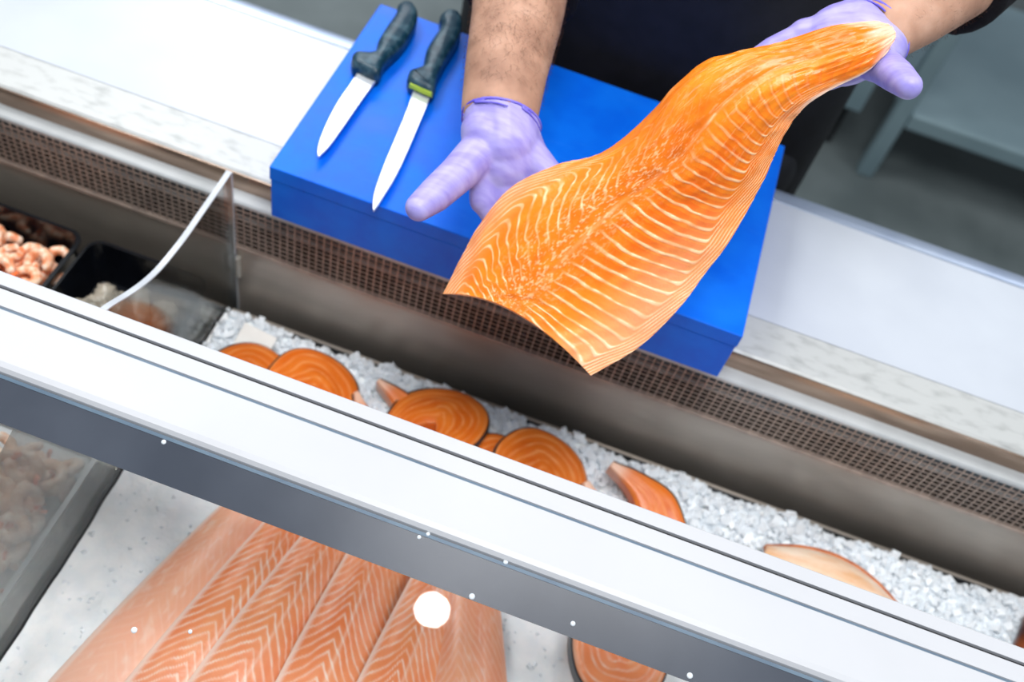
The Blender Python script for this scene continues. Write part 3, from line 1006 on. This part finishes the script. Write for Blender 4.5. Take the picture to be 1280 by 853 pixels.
# apron wrapped round the front
na, nz_ = 60, 40
Vt, Ft = [], []
for lay in (0, 0.003):
    for i in range(na):
        an = math.radians(-172 + 164 * i / (na - 1))
        for k in range(nz_):
            z = 0.40 - 0.92 * k / (nz_ - 1)
            fold = 0.004 * math.sin(9 * an + 2 * z) * (0.3 + max(0, -z) * 1.2)
            rx, ry = 0.256 + lay + fold, 0.135 + lay + fold
            Vt.append((0.065 + rx * math.cos(an), 0.477 + ry * math.sin(an), z))
off = na * nz_
for i in range(na - 1):
    for k in range(nz_ - 1):
        a0 = i * nz_ + k
        q = (a0, a0 + 1, a0 + nz_ + 1, a0 + nz_)
        Ft.append(q)
        Ft.append(tuple(off + j for j in q[::-1]))
for i in range(na - 1):
    for k in (0, nz_ - 1):
        a0, a1 = i * nz_ + k, (i + 1) * nz_ + k
        Ft.append((a0, a1, a1 + off, a0 + off))
for k in range(nz_ - 1):
    for i in (0, na - 1):
        a0 = i * nz_ + k
        Ft.append((a0, a0 + 1, a0 + 1 + off, a0 + off))
obj('apron', mesh('apron', Vt, Ft), M_apron, person, True)


def glove(H, cuff_c, cuff_dir, rw):
    bm = bmesh.new()
    hand(bm, H, 1.0, 1.0, 0.0212, 1.0 if H is A else 0.86)
    capsule(bm, H['wl'], H['wr'], 0.0222, 0.0212)
    back = Vector(H['wrist']) + (Vector(H['f1']) - Vector(H['wrist'])).normalized() * 0.02
    capsule(bm, back, Vector(H['wrist']).lerp((Vector(H['i'][0]) + Vector(H['p'][0])) / 2, 0.3), rw * 1.03, rw * 0.9, ka=1.04, kb=0.88, hint=Vector(H['wr']) - Vector(H['wl']))
    o = solid('glove', bm, 0.0017, 5, M_glove, person)
    b2_ = bmesh.new()
    b2_.from_mesh(o.data)
    n = Vector(cuff_dir).normalized()
    bmesh.ops.bisect_plane(b2_, geom=list(b2_.verts) + list(b2_.edges) + list(b2_.faces), plane_co=Vector(cuff_c), plane_no=n, clear_outer=True)
    edges = [e for e in b2_.edges if e.is_boundary]
    ring = [v.co.copy() for e in edges for v in e.verts]
    b2_.to_mesh(o.data)
    b2_.free()
    o.data.polygons.foreach_set('use_smooth', [True] * len(o.data.polygons))
    # rolled edge following the opening
    c = sum(ring, Vector()) / len(ring)
    u = n.orthogonal().normalized()
    w = n.cross(u)
    ang = sorted([(math.atan2((p - c).dot(w), (p - c).dot(u)), p) for p in ring], key=lambda q: q[0])
    pts = []
    for j in range(40):
        a0, a1 = -math.pi + 2 * math.pi * j / 40, -math.pi + 2 * math.pi * (j + 1) / 40
        sel = [p for q_, p in ang if a0 <= q_ < a1]
        if sel:
            pts.append(sum(sel, Vector()) / len(sel))
    bm = bmesh.new()
    for j in range(len(pts)):
        capsule(bm, pts[j], pts[(j + 1) % len(pts)], 0.0016, 0.0016, seg=6)
        if j % 9 < 6:
            capsule(bm, pts[j] - n * (0.003 + 0.0006 * (j % 9)), pts[(j + 1) % len(pts)] - n * (0.0036 + 0.0006 * (j % 9)), 0.0011, 0.0011, seg=6)
    cf = solid('rolled_cuff', bm, 0.0010, 2, M_cuff, o)
    cf.matrix_parent_inverse = o.matrix_world.inverted()
    return o


bpy.context.view_layer.update()
glove(A, (-0.0365, 0.018, 0.218), Vector(A['f1']) - Vector(A['wrist']), 0.0350)
glove(B, (0.237, 0.099, 0.367), Vector(B['f1']) - Vector(B['wrist']), 0.0315)


def arm_hair(name, H, n, seed, radii):
    g = random.Random(seed)
    V, F = [], []
    pts = [Vector(H[k]) for k in ('wrist', 'f1', 'f2', 'f3')]
    for _ in range(n):
        k = g.choice((0, 1, 1, 2))
        f = g.random()
        if k == 0 and f < 0.35:
            continue
        t = (pts[k + 1] - pts[k]).normalized()
        c = pts[k].lerp(pts[k + 1], f)
        r = radii[k] + (radii[k + 1] - radii[k]) * f
        a = Vector((1, 0, 0))
        a = (a - t * a.dot(t)).normalized()
        b = t.cross(a)
        q = g.uniform(0, 2 * math.pi)
        nrm = a * math.cos(q) + b * math.sin(q)
        sd = (b * math.cos(q) - a * math.sin(q))
        p = c + a * (r * 1.04 * math.cos(q)) + b * (r * 0.86 * math.sin(q))
        ln = g.uniform(0.006, 0.013)
        d = (-t * g.uniform(0.5, 1.0) + sd * g.uniform(-0.9, 0.9)).normalized()
        w = sd.cross(d).normalized().cross(d).normalized() * 0.00009
        p1 = p + d * ln * 0.5 + nrm * 0.0022
        p2 = p + d * ln + nrm * 0.0020
        i = len(V)
        V += [p - w, p + w, p1 - w, p1 + w, p2]
        F += [(i, i + 1, i + 3, i + 2), (i + 2, i + 3, i + 4)]
    o = obj(name, mesh(name, V, F), M_armhair, person)
    tag(o, kind='stuff')


arm_hair('arm_hair', A, 2300, 1, (0.0335, 0.0375, 0.0425, 0.0475))
arm_hair('arm_hair', B, 900, 2, (0.0300, 0.0370, 0.0420, 0.0465))


# ------------------------------------------------------------------ salmon sides lying on the ice below the glass
def chevron(seed, plain=0.0):
    def f(u, v):
        wob = 0.010 * noise(u * 9, v * 4, seed) + 0.004 * noise(u * 24, v * 8, seed + 1)
        v0 = -0.42 + 0.05 * noise(u * 5, 0 * v, seed + 2)
        d = np.abs(v - v0)
        ph = u + wob - 0.16 * d
        ln = line_of(ph * 36, 0.17)
        m = sstep(0.10, 0.34, u) * (0.70 + 0.3 * noise(u * 20, v * 10, seed + 3)) * (0.75 + 0.25 * sstep(0.5, -0.3, v))
        fat = ln * m + 0.35 * sstep(0.35, 0.8, noise(u * 50, v * 20, seed + 4)) * sstep(0.4, 0.1, u)
        seam = np.exp(-((v - v0 - 0.16) / 0.03) ** 2) * 0.4
        fat = (fat + seam * sstep(0.1, 0.3, u)) * (1 - 0.75 * plain)
        fat = fat + plain * 0.4 * sstep(0.3, 0.9, noise(u * 40, v * 16, seed + 8))
        tone = 0.5 + 0.35 * noise(u * 6, v * 2, seed + 5) + 0.2 * noise(u * 24, v * 9, seed + 6)
        pale = 0.95 * sstep(0.86, 0.98, -v) + 0.30 * sstep(0.35, 0.8, u) + 0.35 * plain  # less pale towards the tail: the rail's shadow put into the colour
        return np.clip(fat, 0, 1), np.clip(tone, 0, 1), np.clip(pale, 0, 1)
    return f


def lying_fillet(x, y, ang, width, length, seed, zt, roll, label, curve=0.0, plain=0.0):
    n = 9
    P = []
    for i in range(n):
        u = i / (n - 1)
        w = width * (0.42 + 0.62 * math.sin(min(1, u * 1.25) * math.pi / 2)) * 0.5
        w *= 1 - 0.25 * max(0, u - 0.85) / 0.15
        l = length * u
        c = curve * math.sin(u * math.pi)
        row = []
        for s in (-1, 0, 1):
            q = Vector((c + s * w, -l, 0.004 * (1 - s * s) - s * w * math.tan(roll)))
            row.append((x + q.x * math.cos(ang) - q.y * math.sin(ang), y + q.x * math.sin(ang) + q.y * math.cos(ang), zt + q.z))
        P.append(row)
    me, nt_ = flesh_mesh('salmon_fillet', P, lambda u: 0.005 + 0.017 * sstep(0, 0.4, u), 0.6, chevron(seed, plain), 240, 90, edge=0.003, relief=0.0003)
    me.materials.append(M_salmon_ice)
    o = obj('salmon_fillet', me, M_salmon_ice)
    me.materials.append(M_skin_silver)
    mi = np.zeros(len(me.polygons), dtype=np.int32)
    mi[nt_:] = 1
    me.polygons.foreach_set('material_index', mi)
    return tag(o, label, 'salmon fillet', 'salmon sides laid overlapping on the ice')


LY = [(-0.190, -10, 0.115, 40, 0.10, 1.0, 'plain pink salmon side on ice, closest to the acrylic divider'),
      (-0.139, -7.5, 0.110, 52, 0.30, 0.0, 'salmon side with clear chevron lines, second from the acrylic divider'),
      (-0.097, -5.5, 0.110, 63, 0.32, 0.0, 'salmon side with clear chevron lines, third from the acrylic divider'),
      (-0.048, 2.0, 0.110, 74, 0.32, 0.0, 'salmon side on ice with clear chevron lines, fourth from the acrylic divider'),
      (0.022, 1.0, 0.105, 85, 0.30, 0.0, 'salmon side on ice, fifth from the acrylic divider and next to last'),
      (0.058, 17.0, 0.085, 96, 0.10, 0.7, 'salmon side at the end of the row on ice, beside a lone steak')]
for i, (xl, deg, w_, sd, ro, pl, lab) in enumerate(LY):
    a_ = math.radians(deg)
    lying_fillet(xl + 0.33 * w_ - 0.09 * math.tan(a_), -0.165, a_, w_, 0.44, sd, -0.171 + 0.0035 * i, ro, lab, 0.003, pl)


# ------------------------------------------------------------------ salmon steaks
def steak_mesh(seed, wide, tall, t, gap=0.25):
    """horseshoe slice: back of the fish at +y, two belly flaps at -y"""
    ns, nw = 120, 40
    arch = [(-0.17, -0.62), (-0.25, -0.32), (-0.255, 0.0), (-0.16, 0.25), (0.0, 0.33), (0.16, 0.25), (0.255, 0.0), (0.25, -0.32), (0.17, -0.62)]
    C = catmull(arch, ns) * np.array([wide / 0.95, tall / 1.15])
    hw = catmull(np.array([[0.045], [0.13], [0.225], [0.255], [0.265], [0.255], [0.225], [0.13], [0.045]]), ns)[:, 0] * wide / 0.95
    T = np.gradient(C, axis=0)
    T /= np.linalg.norm(T, axis=1, keepdims=True)
    N = np.stack([-T[:, 1], T[:, 0]], -1)
    w = np.linspace(-1, 1, nw)
    hw = hw * (1 + 0.07 * noise(np.linspace(0, 9, ns), 0 * hw, seed + 4))
    C = C + 0.0035 * np.stack([noise(np.linspace(0, 5, ns), 0 * hw, seed + 5), noise(np.linspace(0, 5, ns), 0 * hw, seed + 6)], -1)
    P = C[:, None] + N[:, None] * (w[None, :, None] * hw[:, None, None])
    S, W = np.meshgrid(np.linspace(0, 1, ns), w, indexing='ij')
    rings = line_of((W * 3.2 + 0.5 * np.sin(S * 26) * (1 - np.abs(W)) * 0.5 + 0.25 * noise(S * 12, W * 3, seed)), 0.22)
    fat = rings * (0.32 + 0.25 * noise(S * 20, W * 5, seed + 1))
    tone = 0.5 + 0.4 * noise(S * 9, W * 3, seed + 2)
    ends = np.minimum(S, 1 - S)
    pale = 0.8 * sstep(0.10, 0.02, ends) + 0.25 * sstep(0.2, 0.0, ends)
    zt = t / 2 + 0.0015 * noise(S * 7, W * 2, seed + 3) - 0.004 * np.abs(W) ** 5
    top_v = np.concatenate([P, zt[..., None]], -1).reshape(-1, 3)
    bot_v = top_v.copy()
    bot_v[:, 2] = -t / 2
    idx = np.arange(ns * nw).reshape(ns, nw)
    tf = np.stack([idx[:-1, :-1], idx[1:, :-1], idx[1:, 1:], idx[:-1, 1:]], -1).reshape(-1, 4)
    ring = np.concatenate([idx[:, 0], idx[-1, 1:], idx[::-1, -1][1:], idx[0, ::-1][1:-1]])
    nr = np.roll(ring, -1)
    sides = np.stack([ring, ring + ns * nw, nr + ns * nw, nr], -1)
    me = bpy.data.meshes.new('flesh')
    me.from_pydata(np.concatenate([top_v, bot_v]).tolist(), [], np.concatenate([tf, sides, tf[:, ::-1] + ns * nw]).tolist())
    me.update()
    for nme, arr in (('fat', fat), ('tone', tone), ('pale', pale)):
        at = me.attributes.new(nme, 'FLOAT', 'POINT')
        at.data.foreach_set('value', np.clip(np.concatenate([arr.ravel(), arr.ravel()]), 0, 1).astype(np.float32))
    me.polygons.foreach_set('use_smooth', [True] * len(tf) + [False] * (len(me.polygons) - len(tf)))
    # skin band round the outside
    outer_w = 1 if (C[ns // 2] + N[ns // 2] * hw[ns // 2])[1] > C[ns // 2][1] else -1
    Q0 = C + N * (hw * outer_w)[:, None] * 1.0
    Q1 = C + N * ((hw + 0.0016) * outer_w)[:, None]
    V, F = [], []
    for k in range(ns):
        for q, z in ((Q0[k], -t / 2), (Q1[k], -t / 2), (Q1[k], t / 2 - 0.0045), (Q0[k], t / 2 - 0.0030)):
            V.append((q[0], q[1], z))
    for k in range(ns - 1):
        for j in range(4):
            F.append((k * 4 + j, k * 4 + (j + 1) % 4, (k + 1) * 4 + (j + 1) % 4, (k + 1) * 4 + j))
    F.append((0, 1, 2, 3))
    F.append(tuple(4 * (ns - 1) + j for j in (3, 2, 1, 0)))
    sk = mesh('skin', V, F)
    sk.polygons.foreach_set('use_smooth', [False] * len(F))
    return me, sk


def steak(loc, rot, seed, wide, tall, t, label, group='salmon steaks along the back of the ice', mats=None):
    e = empty('salmon_steak', loc, label, 'salmon steak', group)
    fm, sk = steak_mesh(seed, wide, tall, t)
    for nme, m_, mt in (('flesh', fm, mats or M_steak), ('skin', sk, M_skin_fish)):
        o = bpy.data.objects.new(nme, m_)
        COL.objects.link(o)
        m_.materials.append(mt)
        o.parent = e
    e.rotation_euler = rot
    return e


R_ = math.radians
steak((-0.226, -0.112, -0.166), (R_(-8), R_(8), R_(16)), 5, 0.105, 0.12, 0.022, 'salmon steak by the white card, leaning on its neighbour')
steak((-0.160, -0.100, -0.160), (R_(-10), R_(14), R_(-14)), 9, 0.108, 0.12, 0.022, 'salmon steak resting on the steak by the white card')
steak((-0.050, -0.092, -0.172), (R_(-4), R_(6), R_(236)), 13, 0.080, 0.12, 0.022, 'salmon steak with pale belly tip, under the dark-skinned steak')
steak((-0.014, -0.083, -0.154), (R_(-12), R_(-14), R_(-20)), 17, 0.112, 0.12, 0.030, 'thick salmon steak with broad black skin edge beside the gap with pale belly tip')
steak((0.062, -0.119, -0.149), (R_(-8), R_(10), R_(-14)), 21, 0.088, 0.11, 0.018, 'small salmon steak leaning on the last steak of the overlapping row')
steak((0.110, -0.098, -0.160), (R_(-10), R_(16), R_(-16)), 25, 0.115, 0.12, 0.022, 'last salmon steak of the overlapping row, before the gap of ice')
steak((0.230, -0.100, -0.162), (R_(-8), R_(10), R_(238)), 29, 0.100, 0.125, 0.022, 'single salmon steak lying apart, between steaks and pale fish fillet')
steak((0.246, -0.240, -0.166), (R_(0), R_(0), R_(200)), 33, 0.105, 0.11, 0.020, 'single salmon steak on the ice below the glass front', 'salmon steaks below the glass', M_salmon_ice)

# pale fillet and dark red piece
P = []
for i in range(9):
    u = i / 8
    w = 0.045 * (math.sin(math.pi * (0.12 + 0.80 * u)) ** 0.6)
    x, y = 0.372 + 0.170 * u, -0.092 - 0.030 * u + 0.012 * math.sin(u * 3)
    P.append([(x - 0.35 * w, y - w, -0.176), (x, y, -0.158 + 0.01 * math.sin(u * 3.1)), (x + 0.35 * w, y + w, -0.172)])
zero = lambda u, v: (0 * u, 0 * u + 0.5, 0 * u)
me, _n = flesh_mesh('whitefish_fillet', P, lambda u: 0.012 + 0 * u, 0.5, zero, 60, 30, edge=0.004, relief=0)
wf = empty('whitefish_fillet', (0.46, -0.09, -0.175), 'pale whitefish fillet with reddish skin edge on ice', 'fish fillet')
obj('flesh', me, M_pale_fish, wf)
tube = bmesh.new()
ed = [Vector(r[2]) + Vector((0, -0.002, 0.004)) for r in P]
edc = [Vector(p) for p in catmull([tuple(v) for v in ed], 40)]
for j in range(39):
    capsule(tube, edc[j], edc[j + 1], 0.0052, 0.0052, seg=8)
solid('skin_edge', tube, 0.0012, 2, M_red_skin, wf)
bm = bmesh.new()
chain(bm, [((0.690, -0.084, -0.172), 0.020), ((0.707, -0.049, -0.168), 0.026), ((0.752, -0.044, -0.168), 0.024)], ka=1.2, kb=0.8)
tag(solid('smoked_fish_piece', bm, 0.003, 3, M_darkred), 'dark red-brown fish piece on the ice beyond the whitefish fillet', 'fish piece')

# white card in the ice
card = obj('price_card', box_mesh('price_card', (-0.021, -0.0012, -0.016), (0.021, 0.0, 0.016), 0.0004, 1), M_white_paper)
card.location = (-0.249, -0.045, -0.1725)
card.rotation_euler = (R_(-68), R_(5), R_(-4))
tag(card, 'small blank white card stuck in the ice behind the steaks', 'card')


# ------------------------------------------------------------------ trays and seafood beyond the divider
def tray(loc, sx, sy, h, label, mat=M_tray):
    """open rectangular tub with rounded corners, flared rim"""
    def loop(hx, hy, r, z):
        out = []
        for cx_, cy_, a0 in ((hx - r, hy - r, 0), (-hx + r, hy - r, 90), (-hx + r, -hy + r, 180), (hx - r, -hy + r, 270)):
            for k in range(6):
                a = math.radians(a0 + 18 * k)
                out.append((cx_ + r * math.cos(a), cy_ + r * math.sin(a), z))
        return out
    hx, hy = sx / 2, sy / 2
    L_ = [loop(hx * 0.88, hy * 0.88, 0.012, 0), loop(hx * 0.97, hy * 0.97, 0.016, h - 0.003), loop(hx, hy, 0.018, h - 0.002), loop(hx, hy, 0.018, h),
          loop(hx * 0.955, hy * 0.955, 0.015, h), loop(hx * 0.86, hy * 0.86, 0.011, 0.004)]
    bm = bmesh.new()
    vs = [[bm.verts.new(p) for p in l] for l in L_]
    n = len(vs[0])
    for a, b in zip(vs[:-1], vs[1:]):
        for i in range(n):
            bm.faces.new((a[i], a[(i + 1) % n], b[(i + 1) % n], b[i]))
    bm.faces.new(vs[0][::-1])
    bm.faces.new(vs[-1])
    o = obj('food_tray', bm_mesh('food_tray', bm), mat)
    o.location = loc
    return tag(o, label, 'tray', 'food trays beyond the divider')


obj('tray_shelf', box_mesh('tray_shelf', (X0, -0.712, -0.2395), (-0.311, -0.010, -0.1885)), M_clip, case)
tray((-0.585, -0.110, -0.188), 0.230, 0.190, 0.061, 'black plastic tray heaped with cooked prawns')
tray((-0.389, -0.110, -0.188), 0.148, 0.190, 0.061, 'black plastic tray of grey fish pieces next to the divider')
tray((-0.432, -0.375, -0.188), 0.226, 0.300, 0.040, 'pale grey tray of peeled prawns seen through the glass', M_paletray)


def prawn_mesh(seed, turn, R0, r0):
    g = random.Random(seed)
    bm = bmesh.new()
    n, seg = 26, 10
    rings = []
    for i in range(n):
        u = i / (n - 1)
        a = turn * u
        R1 = R0 * (1 - 0.25 * u)
        c = Vector((R1 * math.cos(a), R1 * math.sin(a), 0.004 * math.sin(u * 4)))
        rad = Vector((math.cos(a), math.sin(a), 0))
        r = r0 * (0.45 + 0.75 * math.sin(math.pi * min(1, 0.15 + 0.62 * (1 - u)))) * (1 + 0.07 * math.sin(u * 40)) * (0.35 if i in (0, n - 1) else 1)
        rings.append([bm.verts.new(c + rad * r * math.cos(q) + Vector((0, 0, 1)) * r * math.sin(q)) for q in [2 * math.pi * k / seg for k in range(seg)]])
    for a, b in zip(rings[:-1], rings[1:]):
        for k in range(seg):
            bm.faces.new((a[k], a[(k + 1) % seg], b[(k + 1) % seg], b[k]))
    bm.faces.new(rings[0][::-1])
    bm.faces.new(rings[-1])
    me = bm_mesh('body', bm)
    me.polygons.foreach_set('use_smooth', [True] * len(me.polygons))
    me.materials.append(M_shrimp)
    # tail fan
    a = turn
    R1 = R0 * 0.75
    c = Vector((R1 * math.cos(a), R1 * math.sin(a), 0.004 * math.sin(4)))
    tg = Vector((-math.sin(a), math.cos(a), 0))
    rd = Vector((math.cos(a), math.sin(a), 0))
    bm = bmesh.new()
    for s in (-1, 1):
        capsule(bm, c - tg * 0.001, c + tg * r0 * 1.4 + Vector((0, 0, s * r0 * 0.7)), r0 * 0.3, r0 * 0.42, ka=1, kb=0.35, hint=rd, seg=8)
    tl = bm_mesh('tail_fin', bm)
    tl.materials.append(M_shrimp_tail)
    return me, tl


M_shrimp_pale = simple('peeled_prawn_flesh', rgb('#eebd98'), rgb('#f8e6d6'), rough=0.3, scale=70, sss=0.1)
PR = [prawn_mesh(1, 5.0, 0.0138, 0.0052), prawn_mesh(2, 4.3, 0.0152, 0.0055), prawn_mesh(3, 5.5, 0.0126, 0.0050)]


PR2 = []
for a_, b_ in PR:
    c_ = a_.copy()
    c_.materials[0] = M_shrimp_pale
    PR2.append((c_, b_))


def prawn(loc, rot, kind, scale, label, group, PR=PR):
    e = empty('prawn', loc, label, 'prawn', group)
    e.rotation_euler = rot
    e.scale = (scale,) * 3
    for nme, me in zip(('body', 'tail_fin'), PR[kind]):
        o = bpy.data.objects.new(nme, me)
        COL.objects.link(o)
        o.parent = e
    return e


g = random.Random(8)
for lay, (z, nxp, nyp) in enumerate(((-0.173, 6, 5), (-0.158, 6, 5), (-0.145, 5, 4))):
    for i in range(nxp):
        for j in range(nyp):
            x = -0.568 + (i - (nxp - 1) / 2) * 0.029 + g.uniform(-0.006, 0.006)
            y = -0.106 + (j - (nyp - 1) / 2) * 0.030 + g.uniform(-0.006, 0.006)
            prawn((x, y, z + g.uniform(-0.003, 0.003)), (g.uniform(-0.5, 0.5), g.uniform(-0.5, 0.5), g.uniform(0, 6.28)), g.randrange(3), g.uniform(0.9, 1.1),
                  'curled orange-pink cooked prawn heaped in the black tray', 'cooked prawns in the tray')
for lay, (z, nxp, nyp) in enumerate(((-0.172, 4, 7), (-0.158, 4, 7), (-0.146, 4, 6))):
    for i in range(nxp):
        for j in range(nyp):
            x = -0.398 + (i - (nxp - 1) / 2) * 0.033 + g.uniform(-0.006, 0.006)
            y = -0.375 + (j - (nyp - 1) / 2) * 0.032 + g.uniform(-0.006, 0.006)
            prawn((x, y, z + g.uniform(-0.003, 0.003)), (g.uniform(-0.9, 0.9), g.uniform(-0.9, 0.9), g.uniform(0, 6.28)), g.randrange(3), g.uniform(0.95, 1.15),
                  'pale peeled prawn in the tray seen through the sloping glass', 'pale prawns below the glass', PR2)
for i in range(44):
    bm = bmesh.new()
    x = -0.388 + g.uniform(-0.040, 0.042)
    y = -0.095 + g.uniform(-0.045, 0.045)
    z = -0.172 + 0.026 * (i / 44) + g.uniform(0, 0.006)
    d = Vector((g.uniform(-1, 1), g.uniform(-1, 1), g.uniform(-0.3, 0.3))).normalized() * g.uniform(0.008, 0.017)
    capsule(bm, Vector((x, y, z)) - d, Vector((x, y, z)) + d, g.uniform(0.008, 0.013), g.uniform(0.007, 0.012), ka=1.25, kb=0.7, hint=(g.uniform(-1, 1), g.uniform(-1, 1), 0), seg=12)
    me = bm_mesh('fish_chunk', bm)
    for v in me.vertices:
        v.co.x += 0.0016 * math.sin(v.co.y * 700 + i)
        v.co.z += 0.0016 * math.sin(v.co.x * 600 + i)
    o = obj('fish_chunk', me, M_greyfish, None, True)
    tag(o, 'pale grey fish chunk in the black tray next to the divider', 'fish chunk', 'fish chunks in the tray')

# ------------------------------------------------------------------ back room furniture
tb = empty('steel_table', (0.95, 1.85, -0.90), 'stainless steel work table with low shelf standing on the floor', 'table')
for x in (0.655, 1.75):
    for y in (1.536, 2.15):
        obj('leg', box_mesh('leg', (x, y, -0.90), (x + 0.042, y + 0.042, -0.05), 0.006, 2), M_table, tb)
sh = obj('lower_shelf', box_mesh('lower_shelf', (0.66, 1.548, -0.700), (1.79, 2.18, -0.690)), M_table, tb)
lp = obj('shelf_lip', box_mesh('shelf_lip', (0.698, 1.532, -0.722), (1.75, 1.550, -0.676), 0.006, 2), M_table, tb)
obj('table_top', box_mesh('table_top', (0.62, 1.50, -0.05), (1.82, 2.22, -0.01), 0.005, 2), M_table, tb)
cb = empty('steel_cabinet', (0.2, 1.85, -0.90), 'closed stainless steel cabinet standing next to the work table', 'cabinet')
obj('cabinet_body', box_mesh('cabinet_body', (-0.25, 1.580, -0.745), (0.595, 2.20, -0.02), 0.006, 2), M_table, cb)
for x0, x1 in ((-0.245, 0.170), (0.176, 0.590)):
    dr = obj('cabinet_door', box_mesh('cabinet_door', (x0, 1.560, -0.740), (x1, 1.5795, -0.04), 0.004, 2), M_table, cb)
    obj('handle', box_mesh('handle', (0.155 if x0 < 0 else 0.185, 1.545, -0.30), (0.163 if x0 < 0 else 0.193, 1.5605, -0.18), 0.002, 1), M_clip, dr)
for x in (-0.22, 0.545):
    for y in (1.62, 2.12):
        obj('foot', box_mesh('foot', (x, y, -0.90), (x + 0.03, y + 0.03, -0.745), 0.003, 1), M_channel, cb)

# ------------------------------------------------------------------ round downlight that shows in the glass
dl = empty('ceiling_downlight', (0.013, -0.954, 1.90), 'round white ceiling downlight above the counter', 'lamp')
bm = bmesh.new()
bmesh.ops.create_cone(bm, cap_ends=True, segments=40, radius1=0.040, radius2=0.040, depth=0.004)
bmesh.ops.translate(bm, verts=bm.verts, vec=(0.013, -0.954, 1.902))
m, nt, p = new_mat('lamp_lens')
p.inputs['Emission Color'].default_value = (1, 0.97, 0.92, 1)
p.inputs['Emission Strength'].default_value = 160
obj('lens', bm_mesh('lens', bm), m, dl)
bm = bmesh.new()
bmesh.ops.create_cone(bm, cap_ends=True, segments=40, radius1=0.052, radius2=0.040, depth=0.12)
bmesh.ops.translate(bm, verts=bm.verts, vec=(0.013, -0.954, 1.966))
obj('housing', bm_mesh('housing', bm), M_white_rail, dl)
